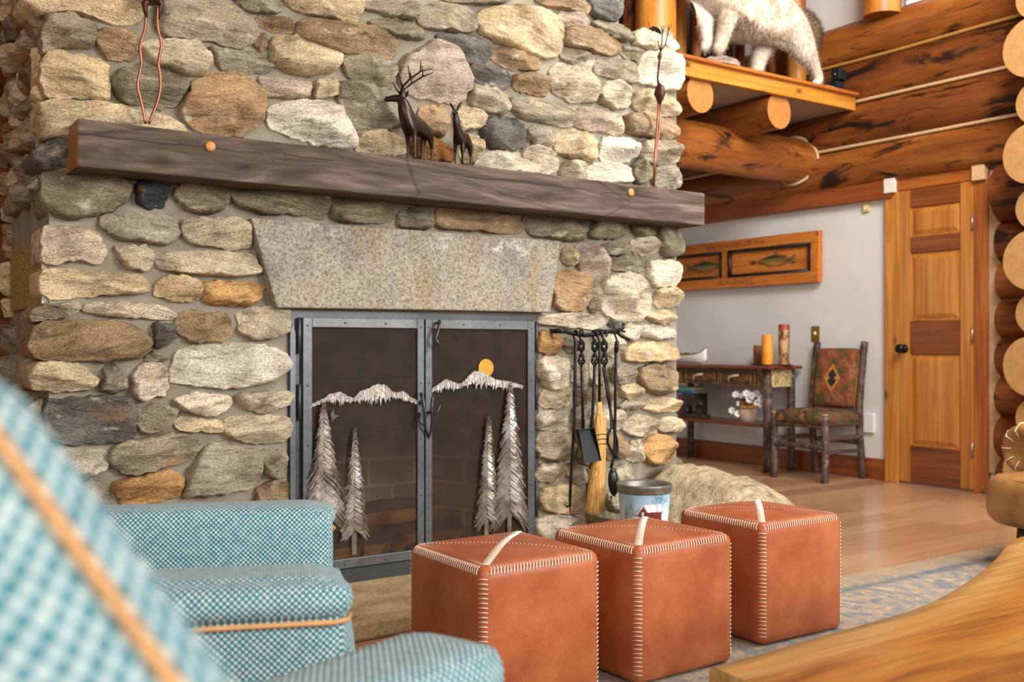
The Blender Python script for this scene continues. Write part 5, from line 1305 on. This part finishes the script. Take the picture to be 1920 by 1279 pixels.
MB().box((6.0, 5.205, .335), (6.16, 5.215, .40)).build('bark_panel', BIRCH, cs)
rebase(cs, (6.06, 5.79, 0))
# candles on dark plates
def candle(px, X_, h, r, mat, label, plate=True):
    p = onX(px, 684, X_); t = thing('pillar_candle', label, 'candle', (X_, p.y, ctz), 0, 'pillar candles')
    MB().lathe([(.02, 0), (r+.022, .002), (r+.03, .008), (r+.022, .008), (.01, .006)], n=28).build('plate', BLK, t, True)
    m = MB().lathe([(.005, .0085), (r*.98, .0085), (r, .02), (r*1.0, h-.006), (r*.94, h), (r*.5, h-.004), (.004, h-.006)], n=32); o = m.build('wax', mat, t); smooth_angle(o)
    MB().tube([(0, 0, h-.006), (.001, 0, h+.008)], .0015, 5).build('wick', BLK, t); return t
wx = plain('amber_wax', '#e08f22', .45, var=.18, scale=14); wx2 = plain('brown_wax', '#8a5220', .5, var=.25, scale=20)
def bandwax():
    t = NT('carved_wax'); tc = t.n('ShaderNodeTexCoord'); sx = t.n('ShaderNodeSeparateXYZ'); t.l(tc.outputs['Object'], sx.inputs[0]); n = t.noise(t.coord('Object', (14, 14, 9)), 1.6, 5, .65, .7)
    c = t.ramp(n, [(.34, srgb('#4f2a13')), (.5, srgb('#8a5a2c')), (.64, srgb('#b89a6a'))]); c = t.mix(t.ramp(sx.outputs[2], [(.268, BW(0)), (.272, BW(1))]), c, srgb('#8e3a1e')); t.base(c); t.pr(.5); return t.m
candle(1422, 6.17, .155, .040, wx2, 'short brown pillar candle half behind the amber one on the console')
candle(1439, 6.03, .238, .043, wx, 'amber orange pillar candle on the console table')
candle(1470, 6.08, .315, .042, bandwax(), 'tallest pillar candle, brown patterned with a red rim, on the console')
# model canoe
cn = thing('model_canoe', 'small white model canoe on the left end of the console top', 'model canoe'); yA, yB = onX(1325, 670, 6.0).y, onX(1238, 670, 6.0).y; L = yB-yA; rs = []
for k in range(25):
    t = k/24; u = 2*t-1; w = .046*(1-abs(u)**2.6)**.6+.001; zt_ = .078+.060*abs(u)**5; zb_ = .004+.03*abs(u)**7
    rs.append([(6.0+w*math.sin(a)*.98, yA+L*t, zb_+(zt_-zb_)*(1-math.cos(a))) if abs(a) <= PI/2 else None for a in [(-PI/2+PI*i/12) for i in range(13)]])
o = MB().rings(rs, False, False).build('hull', plain('white_hull', '#e4e0d8', .4, var=.04), cn, True); mod(o, 'SOLIDIFY', thickness=.004)
gw = plain('canoe_wood', '#7a4a22', .5)
for k, i in ((0, 0), (0, 12)): MB().tube([r[i] for r in rs], .004, 6).build('gunwale', gw, cn, True)
for t in (.3, .55, .75):
    y = yA+L*t; MB().box((5.96, y-.012, .06), (6.04, y+.012, .066)).build('thwart', gw, cn)
for i, (t, c) in enumerate(((.24, '#5f5a30'), (.42, '#6e3a22'), (.6, '#56331d'))): MB().ball((6.0, yA+L*t, .075), (.026, .05, .020), 12, 8).build('bundle', plain('bundle_cloth', c, .9), cn, True)
for c_ in cn.children: c_.location = (0, 0, ctz)
rebase(cn, (6.0, (yA+yB)/2, ctz))
SHZ = .366
def book(label, col, y0, y1, x0, x1, z0, z1, upright=True):
    t = thing('book', label, 'book', group='books on the console shelf'); cv = plain('book_cover', col, .55, var=.1)
    m = MB(); e = .004
    if upright: m.box((x0, y0, z0), (x1, y0+e, z1)).box((x0, y1-e, z0), (x1, y1, z1)).box((x0, y0+e, z0), (x0+e, y1-e, z1)); pg = ((x0+e, y0+e, z0+e), (x1-e, y1-e, z1-e))
    else: m.box((x0, y0, z0), (x1, y1, z0+e)).box((x0, y0, z1-e), (x1, y1, z1)).box((x0, y0, z0+e), (x0+e, y1, z1-e)); pg = ((x0+e, y0+e, z0+e), (x1-e, y1-e, z1-e))
    m.build('cover', cv, t); MB().box(*pg).build('pages', plain('pages', '#cfc4a8', .8), t); rebase(t, ((x0+x1)/2, (y0+y1)/2, z0))
by = lambda px: onX(px, 760, 5.98).y
y1_, y2_, y3_ = by(1299), by(1280), by(1262)
book('dark brown book standing behind the bear figurine on the console shelf', '#3a302e', y1_, y1_+.075, 5.98, 6.15, SHZ, .565)
book('second dark book standing left of the first on the console shelf', '#453a38', y1_+.077, y1_+.135, 5.985, 6.15, SHZ, .565)
book('red-spined book standing left of the dark books on the console shelf', '#8e2f28', y1_+.137, y1_+.165, 5.98, 6.15, SHZ, .56)
book('teal book standing leftmost on the console shelf', '#3f8a86', y1_+.167, y1_+.24, 5.98, 6.15, SHZ, .555)
book('bright blue book lying flat under the green one on the console shelf', '#2f6fb5', y1_, y1_+.20, 5.98, 6.14, .567, .584, False)
book('pale green book lying topmost on the blue book on the console shelf', '#5f9a8a', y1_+.01, y1_+.25, 5.97, 6.14, .585, .618, False)
# bear figurine
br = thing('bear_figurine', 'dark carved bear figurine on a slab beside the books on the console shelf', 'figurine'); bY0, bY1 = onX(1328, 800, 5.97).y, onX(1282, 800, 5.97).y; bM = by(1306)
BEAR = plain('dark_carved_wood', '#2b1f1b', .55, var=.3, scale=60)
o = MB().box((5.915, bY0, SHZ+.001), (6.0, bY1, SHZ+.036)).build('slab', BEAR, br); bevel(o, .006)
K = lambda u, z, r, dx=0: (5.955+dx, bM+.055-u, SHZ+.036+z, r)
skin('bear_body', [K(.0, .085, .036), K(.05, .095, .038), K(.095, .098, .030), K(.125, .085, .022), K(.150, .072, .012), K(-.01, .045, .022, -.02), K(-.005, .006, .015, -.02), K(-.01, .045, .022, .022), K(-.005, .006, .015, .022), K(.07, .05, .017, -.022), K(.075, .006, .013, -.022), K(.06, .05, .017, .022), K(.06, .006, .013, .022)],
     [(0, 1), (1, 2), (2, 3), (3, 4), (0, 5), (5, 6), (0, 7), (7, 8), (1, 9), (9, 10), (1, 11), (11, 12)], BEAR, br)
for dx in (-.016, .016): MB().ball(K(.118, .112, 0, dx)[:3], .008, 8, 6).build('ear', BEAR, br, True)
rebase(br, (5.955, (bY0+bY1)/2, SHZ))
# flower pot
fpX = 6.02; fy = onX(1402, 790, fpX).y; pt = thing('flower_pot', 'birch-bark pot of white silk flowers on the console shelf', 'flower pot', (fpX, fy, SHZ))
o = MB().lathe([(.005, 0), (.058, 0), (.062, .002), (.068, .105), (.060, .105)], n=32, cap=False).build('bark_pot', plain('pale_birch', '#b9a08c', .6, var=.25, scale=18), pt, True)
MB().lathe([(.068, .105), (.074, .105), (.074, .128), (.064, .128)], n=32, cap=False).build('wood_rim', plain('pot_rim', '#b98848', .5), pt, True)
MB().lathe([(.060, .118), (.066, .128), (.069, .160), (.060, .160), (.004, .15)], n=32, cap=False).build('terracotta_liner', plain('terracotta', '#a05a34', .7), pt, True)
WF = plain('white_petal', '#ece9e6', .6, var=.04); FC = plain('flower_eye', '#8a7a5a', .7); LF = plain('grey_green_leaf', '#5f6a52', .6, var=.2); ST = plain('stem', '#4a4234', .7)
r_ = random.Random(12)
fls = [(1388, 757), (1380, 740), (1405, 750), (1410, 742), (1420, 755), (1428, 758), (1373, 770), (1393, 742), (1418, 738), (1427, 748), (1400, 738), (1384, 776)]
for i, (px, py) in enumerate(fls):
    c = onX(px, py, fpX-.045+.03*r_.uniform(-1, 1))-Vector((fpX, fy, SHZ))
    MB().tube([(r_.uniform(-.02, .02), r_.uniform(-.02, .02), .15), (c.x*.5, c.y*.6, (.15+c.z)*.5+.02), tuple(c+Vector((.012, 0, 0)))], .0018, 5).build('stem', ST, pt)
    d = (Vector((-1, -.55, .35))+Vector((r_.uniform(-.4, .4), r_.uniform(-.5, .5), r_.uniform(-.3, .4)))).normalized(); M = Matrix.Translation(c) @ d.to_track_quat('Z', 'Y').to_matrix().to_4x4(); m = MB()
    for k in range(7):
        a = 2*PI*k/7; m.add([M @ Vector((.005*math.cos(a), .005*math.sin(a), .002)), M @ Vector((.024*math.cos(a-.42), .024*math.sin(a-.42), .008)), M @ Vector((.034*math.cos(a), .034*math.sin(a), .005)), M @ Vector((.024*math.cos(a+.42), .024*math.sin(a+.42), .008))], [(0, 1, 2, 3)])
    m.lathe([(.001, .004), (.016, .005), (.024, .004)], n=12, cap=False); nb_ = len(m.v)-36
    for i_ in range(nb_, len(m.v)): m.v[i_] = tuple(M @ Vector(m.v[i_]))
    f = m.build('blossom', WF, pt); mod(f, 'SOLIDIFY', thickness=.0015); MB().ball((0, 0, .005), .006, 8, 6).xf(M).build('eye', FC, f, True)
for i in range(26):
    a = 2*PI*i/13+r_.uniform(-.2, .2); l = r_.uniform(.06, .11); up = r_.uniform(.2, 1.1); p0 = Vector((.03*math.cos(a), .03*math.sin(a), .15)); dr_ = Vector((math.cos(a), math.sin(a), up)).normalized(); sd = Vector((-math.sin(a), math.cos(a), 0)); 
    lf_ = MB().add([p0, p0+dr_*l*.45+sd*l*.22, p0+dr_*l-Vector((0, 0, l*.25)), p0+dr_*l*.45-sd*l*.22], [(0, 1, 2, 3)]).build('leaf', LF, pt); mod(lf_, 'SOLIDIFY', thickness=.0012)
# ---- hickory side chair
def kilim():
    t = NT('southwest_fabric'); tc = t.n('ShaderNodeTexCoord'); sx = t.n('ShaderNodeSeparateXYZ'); t.l(tc.outputs['Generated'], sx.inputs[0])
    n = t.noise(t.coord('Generated', (2.2, 2.6, 3.2), jitter=False), 1.3, 4, .55, .4); f = t.noise(t.coord('Object', (30, 30, 190), jitter=False), 1, 3, .7)
    c = t.ramp(n, [(.30, srgb('#3f3e28')), (.42, srgb('#5e5334')), (.48, srgb('#7c4a30')), (.56, srgb('#96533a')), (.64, srgb('#8f6a40')), (.72, srgb('#3b3038'))]); c.node.color_ramp.interpolation = 'CONSTANT' if False else 'LINEAR'
    yy = t.math('ABSOLUTE', t.math('SUBTRACT', sx.outputs[1], .5)); zz = t.math('ABSOLUTE', t.math('SUBTRACT', sx.outputs[2], .5)); st_ = t.math('MULTIPLY', t.math('ROUND', t.math('MULTIPLY', zz, 26)), 1/26)
    dm = t.math('ADD', t.math('MULTIPLY', yy, 1.0), t.math('MULTIPLY', st_, .85))
    c = t.mix(t.ramp(dm, [(.20, BW(1)), (.205, BW(0))]), c, srgb('#c08a45')); dm2 = t.math('ADD', t.math('MULTIPLY', yy, 1.0), t.math('ABSOLUTE', t.math('SUBTRACT', st_, .05)))
    c = t.mix(t.ramp(dm2, [(.115, BW(1)), (.12, BW(0))]), c, srgb('#3a3030'))
    c = t.mix(.85, c, t.ramp(f, [(.3, BW(.6)), (.7, BW(1.25))]), 'MULTIPLY'); t.base(c); t.pr(.9, 0, .1); return t.m
KIL = kilim()
def kilim2():
    t = NT('southwest_seat_fabric'); n = t.noise(t.coord('Object', (4, 4, 4), jitter=False), 1.6, 3, .5, .5); f = t.noise(t.coord('Object', (160, 40, 160), jitter=False), 1, 3, .7)
    c = t.ramp(n, [(.30, srgb('#3a3a28')), (.44, srgb('#5c5638')), (.50, srgb('#6e4432')), (.56, srgb('#3b2f3a')), (.64, srgb('#8f6a3c')), (.70, srgb('#4a4a32'))]); t.base(t.mix(.85, c, t.ramp(f, [(.3, BW(.6)), (.7, BW(1.25))]), 'MULTIPLY')); t.pr(.9, 0, .1); return t.m
ch = thing('side_chair', 'rustic hickory pole chair with southwestern upholstery beside the door', 'chair')
fl_, fr2, brt, blt = (5.765, 5.02), (5.785, 4.585), (6.20, 4.60), (6.20, 5.02)
for (x, y) in (fl_, fr2): pole('front_leg', [(x, y, .0), (x+.005, y, .22), (x, y, .475)], .026, ch); MB().lathe([(.024, 0), (.02, .007)], (x, y, .474), 14).build('leg_cap', plain('cut_wood', '#c98a4a', .5) if 'cut_wood' not in bpy.data.materials else bpy.data.materials['cut_wood'], ch, True)
for (x, y) in (brt, blt): pole('back_post', [(x+.035, y, .0), (x, y, .25), (x-.015, y, .47), (x+.012, y, .75), (x+.05, y+.002, .99)], .026, ch)
sc_ = rbox(.46, .47, .10, .045, 12, (0, 0, .015), (5.975, 4.805, .445)).build('seat_cushion', kilim2(), ch, True)
M = Matrix.Translation((6.195, 4.81, .725)) @ Matrix.Rotation(math.radians(8), 4, 'Y')
bc = rbox(.07, .355, .44, .03, 12, (.012, 0, 0)).xf(M).build('back_cushion', KIL, ch, True)
for y in (4.625, 4.995): MB().tube([(6.175, y+(.012 if y < 4.8 else -.012), .52), (6.24, y+(.012 if y < 4.8 else -.012), .93)], .012, 8).build('back_side_rail', TRIML, ch, True)
for z, x in ((.535, 6.185), (.915, 6.235)): pole('back_rung', [(x, 4.60, z), (x, 4.81, z+.004), (x, 5.02, z)], .012, ch)
for a, b, z, r in ((fl_, fr2, .39, .018), (fl_, fr2, .245, .020), (fr2, brt, .40, .016), (fr2, brt, .30, .018), (fr2, brt, .205, .013), (fl_, blt, .40, .016), (fl_, blt, .28, .018), (brt, blt, .26, .018)):
    pole('stretcher', [(a[0], a[1], z), ((a[0]+b[0])/2, (a[1]+b[1])/2, z+.008), (b[0], b[1], z)], r, ch)
rebase(ch, (5.98, 4.80, 0))
# ---- carved fish panel
ORW = wood('aged_orange_pine', '#9a4e10', '#c4701c', '#d2862e', (1.2, 18, 18), .45, '#3a1c0b', .68, '#2c1509', .1, .1, 3)
fx = XW-.045; pyr, pyl, pz0, pz1 = onX(1538, 480, fx).y, 6.90, onX(1537, 529, fx).z, onX(1537, 432, fx).z
ap = thing('fish_panel', 'carved pine panel with two painted trout hanging on the white wall', 'wall art'); rz_ = .088; sw = .085; ymid = (pyr+pyl)/2
for z in (pz0+rz_/2, pz1-rz_/2): board('rail', (fx, pyr, z), (fx, pyl, z), rz_, .05, ORW, ap)
for y in (pyr+sw/2, ymid, pyl-sw/2): board('stile', (fx+.002, y, pz0+rz_), (fx+.002, y, pz1-rz_), sw, .046, ORW, ap, (0, 1, 0))
DKM = plain('dark_molding', '#1f140d', .5, var=.4, scale=30)
def trout(yc, zc, L, facing, olive, belly, lab):
    """relief trout: outline lens with fins, standing slightly proud of the panel"""
    d = facing; x = fx-.006
    top = [(-.5, .0), (-.42, .035), (-.25, .085), (-.02, .115), (.2, .085), (.36, .035), (.42, .028)]
    bot = [(-.5, .0), (-.42, -.035), (-.25, -.09), (-.02, -.105), (.2, -.075), (.36, -.03), (.42, -.022)]
    tp, bt = catmull(top, 5, False), catmull(bot, 5, False); n = len(tp); rs = []
    for i in range(n): rs.append([(x-.016*math.sin(PI*j/8)*min(1, 3*(tp[i][1]-bt[i][1])/.2+.1), yc+d*L*tp[i][0], zc+L*(bt[i][1]+(tp[i][1]-bt[i][1])*j/8)) for j in range(9)])
    mt_ = NT('trout_skin'); tc = mt_.n('ShaderNodeTexCoord'); sx = mt_.n('ShaderNodeSeparateXYZ'); mt_.l(tc.outputs['Object'], sx.inputs[0]); f = mt_.noise(tc.outputs['Object'], 70, 3)
    h = mt_.math('MULTIPLY_ADD', mt_.math('SUBTRACT', sx.outputs[2], zc), 1/(L*.23), .5); mt_.base(mt_.ramp(mt_.math('MULTIPLY_ADD', mt_.math('SUBTRACT', f, .5), .25, h), [(.12, srgb(belly)), (.4, srgb(olive)), (.75, srgb('#3f3a20'))])); mt_.pr(.4)
    o = MB().rings(rs, False, False).build('trout', mt_.m, ap, True)
    fin = MB()
    for pl in ([(.40, .02), (.54, .10), (.50, 0), (.54, -.10), (.40, -.02)], [(-.06, .11), (.0, .165), (.07, .165), (.08, .10)], [(.24, .07), (.30, .10), (.31, .05)], [(-.2, -.09), (-.12, -.15), (-.08, -.105)], [(.08, -.095), (.16, -.14), (.18, -.085)], [(.22, -.075), (.29, -.11), (.31, -.05)]):
        P = [(x-.004, yc+d*L*a, zc+L*b) for a, b in pl]; fin.add(P, [tuple(range(len(P)))])
    f_ = fin.build('fins', plain('fin', '#6e5526', .5, var=.3, scale=40), o); mod(f_, 'SOLIDIFY', thickness=.004)
    MB().ball((x-.008, yc-d*L*.42, zc+L*.012), .008, 8, 6).build('eye', BLK, o, True)
for ya, yb_ in ((pyr+sw, ymid-sw/2), (ymid+sw/2, pyl-sw)):
    z0_, z1_ = pz0+rz_, pz1-rz_
    board('field', (fx+.012, ya, (z0_+z1_)/2), (fx+.012, yb_, (z0_+z1_)/2), z1_-z0_, .02, ORW, ap)
    e = .022
    for q in (((ya, z0_), (yb_, z0_)), ((ya, z1_), (yb_, z1_)), ((ya, z0_), (ya, z1_)), ((yb_, z0_), (yb_, z1_))): MB().tube([(fx-.008, *q[0]), (fx-.008, *q[1])], .020, 8).build('dark_molding', DKM, ap, True)
pc = lambda a, b: ((a[0]+b[0])/2)
c1, c2 = onX(1455, 488, fx), onX(1321, 501, fx)
trout(c1.y, c1.z, onX(1421, 488, fx).y-onX(1489, 488, fx).y, -1, '#8a6a2c', '#c99a45', 'a')
trout(c2.y, c2.z, onX(1289, 500, fx).y-onX(1351, 500, fx).y, 1, '#6b6a30', '#a8633c', 'b')
def lettering(txt, py_l, py_r, zc, h, seed):
    cu = bpy.data.curves.new('txt', 'FONT'); cu.body = txt; cu.size = h; cu.extrude = .0006; o = bpy.data.objects.new('txt', cu); C.objects.link(o); bpy.context.view_layer.update()
    me = bpy.data.meshes.new_from_object(o.evaluated_get(bpy.context.evaluated_depsgraph_get())); bpy.data.objects.remove(o)
    xs = [v.co.x for v in me.vertices]; w = max(xs)-min(xs); s = (py_l-py_r)/w
    for v in me.vertices: x_, y_, z_ = v.co; v.co = (fx-.0255-z_, py_l-(x_-min(xs))*s, zc-h*.36+y_)
    link('worn_lettering', me, plain('worn_ink', '#7a4a20', .7, var=.5, scale=30), ap)
zu, zl = pz1-rz_/2, pz0+rz_/2
lettering('WATCHUNG  OF THE', onX(1328, 470, fx).y, onX(1438, 455, fx).y, zu, .055, 1)
lettering('BEAVERKILL', onX(1352, 535, fx).y, onX(1418, 530, fx).y, zl, .055, 2)
rebase(ap, (fx, ymid, (pz0+pz1)/2))
# ---- switch, outlet, thermostat, wall fittings
BRS = plain('aged_brass', '#a8842f', .35, .8, var=.2)
q = onX(1529, 626, XW-.005); sw_ = thing('light_switch', 'small brass light switch plate above the hickory chair', 'light switch', (XW-.004, q.y, q.z))
o = MB().obox((0, 0, 0), (.008, .075, .118)).build('plate', BRS, sw_); bevel(o, .002); MB().obox((-.008, 0, .005), (.014, .011, .024)).build('toggle', WHT, sw_)
q = onX(1625, 386, XW-.008); th = thing('thermostat', 'small cream thermostat high on the white wall left of the door', 'thermostat', (XW-.011, q.y, q.z))
o = MB().obox((0, 0, 0), (.022, .052, .088)).build('case', plain('cream_plastic', '#d6bb7d', .5), th); bevel(o, .003); MB().obox((-.0115, 0, -.012), (.003, .03, .03)).build('grille', plain('ivory', '#e6dcc0', .5), th)
q = onX(1630, 793, XW-.01); ot = thing('wall_outlet', 'white cover box low on the wall behind the hickory chair', 'outlet', (XW-.011, q.y, q.z))
o = MB().obox((0, 0, 0), (.022, .085, .14)).build('cover', WHT, ot); bevel(o, .003)
# ------------------------------------------------------------------ mounted cougar on the ledge
YC = 4.76
cg = thing('mounted_cougar', 'pale taxidermy cougar with brown tail striding along the wooden loft ledge', 'taxidermy animal')
def K(px, py, r, dy=0): p = onY(px, py, YC+dy); return (p.x, p.y, p.z, r*.00365)
def fur(name, cols, zref):
    t = NT(name); v = t.coord('Object', jitter=False); n = t.noise(v, 7, 5, .6); f = t.noise(t.coord('Object', (60, 60, 25), jitter=False), 2.2, 4, .7)
    c = t.ramp(n, [(.3, srgb(cols[0])), (.5, srgb(cols[1])), (.68, srgb(cols[2]))]); c = t.mix(.7, c, t.ramp(f, [(.3, BW(.62)), (.7, BW(1.2))]), 'MULTIPLY'); t.base(c); t.pr(.9, 0, .1); t.b.inputs['Sheen Weight'].default_value = .2; t.bump(f, .35, .008); return t.m
FUR = fur('cougar_fur', ('#b39c80', '#d6c8b4', '#e6ded2'), 0); FURD = fur('cougar_tail_fur', ('#57432f', '#7d6446', '#9c8262'), 0)
P = [K(1352, -8, 62), K(1408, 22, 62), K(1462, 42, 52), K(1325, -55, 45), K(1290, -95, 34), K(1262, -100, 22),
     K(1364, 28, 24, -.06), K(1357, 62, 14, -.06), K(1352, 84, 13, -.07), K(1345, 94, 11, -.10),
     K(1325, 18, 23, .07), K(1323, 50, 15, .06), K(1327, 80, 12, .04), K(1321, 93, 10, .0),
     K(1492, 62, 38, -.05), K(1508, 96, 25, -.06), K(1527, 126, 12, -.05), K(1536, 150, 10, -.06), K(1528, 158, 9, -.10),
     K(1442, 72, 30, .09), K(1424, 104, 18, .10), K(1420, 128, 14, .10), K(1417, 138, 12, .06)]
E = [(0, 1), (1, 2), (0, 3), (3, 4), (4, 5), (0, 6), (6, 7), (7, 8), (8, 9), (0, 10), (10, 11), (11, 12), (12, 13), (2, 14), (14, 15), (15, 16), (16, 17), (17, 18), (2, 19), (19, 20), (20, 21), (21, 22)]
def furry(o, n, l, seed, sag=.6):
    """short tufts of fur grown out of the body's own surface"""
    r_ = random.Random(seed); me = o.data; nv = len(me.vertices); V = [tuple(v.co) for v in me.vertices]; Fc = [tuple(p.vertices) for p in me.polygons]; A = [p.area for p in me.polygons]; tot = sum(A); acc = 0; nf = len(Fc)
    for p in me.polygons:
        acc += p.area/tot*n
        while acc >= 1:
            acc -= 1; vs_ = [me.vertices[i].co for i in p.vertices]; u_, v_ = r_.random(), r_.random(); c = (vs_[0].lerp(vs_[1], u_)).lerp(vs_[-1].lerp(vs_[2], u_) if len(vs_) == 4 else vs_[2], v_ if len(vs_) == 4 else 1-math.sqrt(v_)); nr = p.normal
            d = (nr+Vector((r_.uniform(-.5, .5), r_.uniform(-.4, .4), -sag+r_.uniform(-.3, .2)))).normalized(); sd = d.cross(nr+Vector((.1, .2, .3))).normalized(); ll = l*r_.uniform(.5, 1.2); b = len(V)
            V += [tuple(c-sd*.0022-nr*.003), tuple(c+sd*.0022-nr*.003), tuple(c+d*ll)]; Fc.append((b, b+1, b+2))
    m2 = bpy.data.meshes.new(o.name); m2.from_pydata(V, [], Fc); m2.materials.append(me.materials[0]); o.data = m2
    for p in m2.polygons: p.use_smooth = True
bd = skin('body', P, E, FUR, cg, 2); furry(bd, 15000, .026, 5)
for dy in (-.075, .075):
    q = onY(1292, -118, YC+dy); MB().ball((q.x, q.y, q.z), (.028, .022, .05), 12, 8).build('ear', FUR, cg, True)
    q = onY(1268, -107, YC+dy*.65); MB().ball((q.x, q.y, q.z), .013, 10, 7).build('eye', BLK, cg, True)
q = onY(1253, -99, YC); MB().ball((q.x, q.y, q.z), (.022, .026, .018), 10, 7).build('nose', BEAR, cg, True)
tl = skin('tail', [K(1488, 30, 15, .02), K(1510, 36, 18, .02), K(1524, 54, 18, .02), K(1527, 74, 16, .02), K(1522, 92, 12, .02), K(1515, 104, 5, .05)], [(i, i+1) for i in range(5)], FURD, cg, 2); furry(tl, 3500, .034, 6, .2)
rebase(cg, onY(1420, 140, YC))
sk_ = lambda px, py: onY(px, py, YC-.05)
a, b = sk_(1303, 120), sk_(1369, 121)
w = b.x-a.x; rk_ = own_stone('display_rock', [(-.5*w, -.02), (-.42*w, -.10), (0, -.13), (.42*w, -.10), (.5*w, 0), (.40*w, .09), (0, .11), (-.42*w, .08)], onY(1335, 93, YC-.05).z-2.800, ((a.x+b.x)/2, YC-.06, 2.776), srgb('#a08d7c'), 777, None, .0)
tag(rk_, 'speckled grey rock under the cougar forepaws on the loft ledge', 'rock')
rk2 = own_stone('display_rock', [(-.10, -.06), (0, -.08), (.12, -.05), (.14, .03), (0, .06), (-.11, .04)], .05, (sk_(1530, 160).x+.03, YC-.06, 2.776), srgb('#8d8478'), 778, None, .0)
tag(rk2, 'small flat grey rock under the cougar hind paw at the right end of the ledge', 'rock')
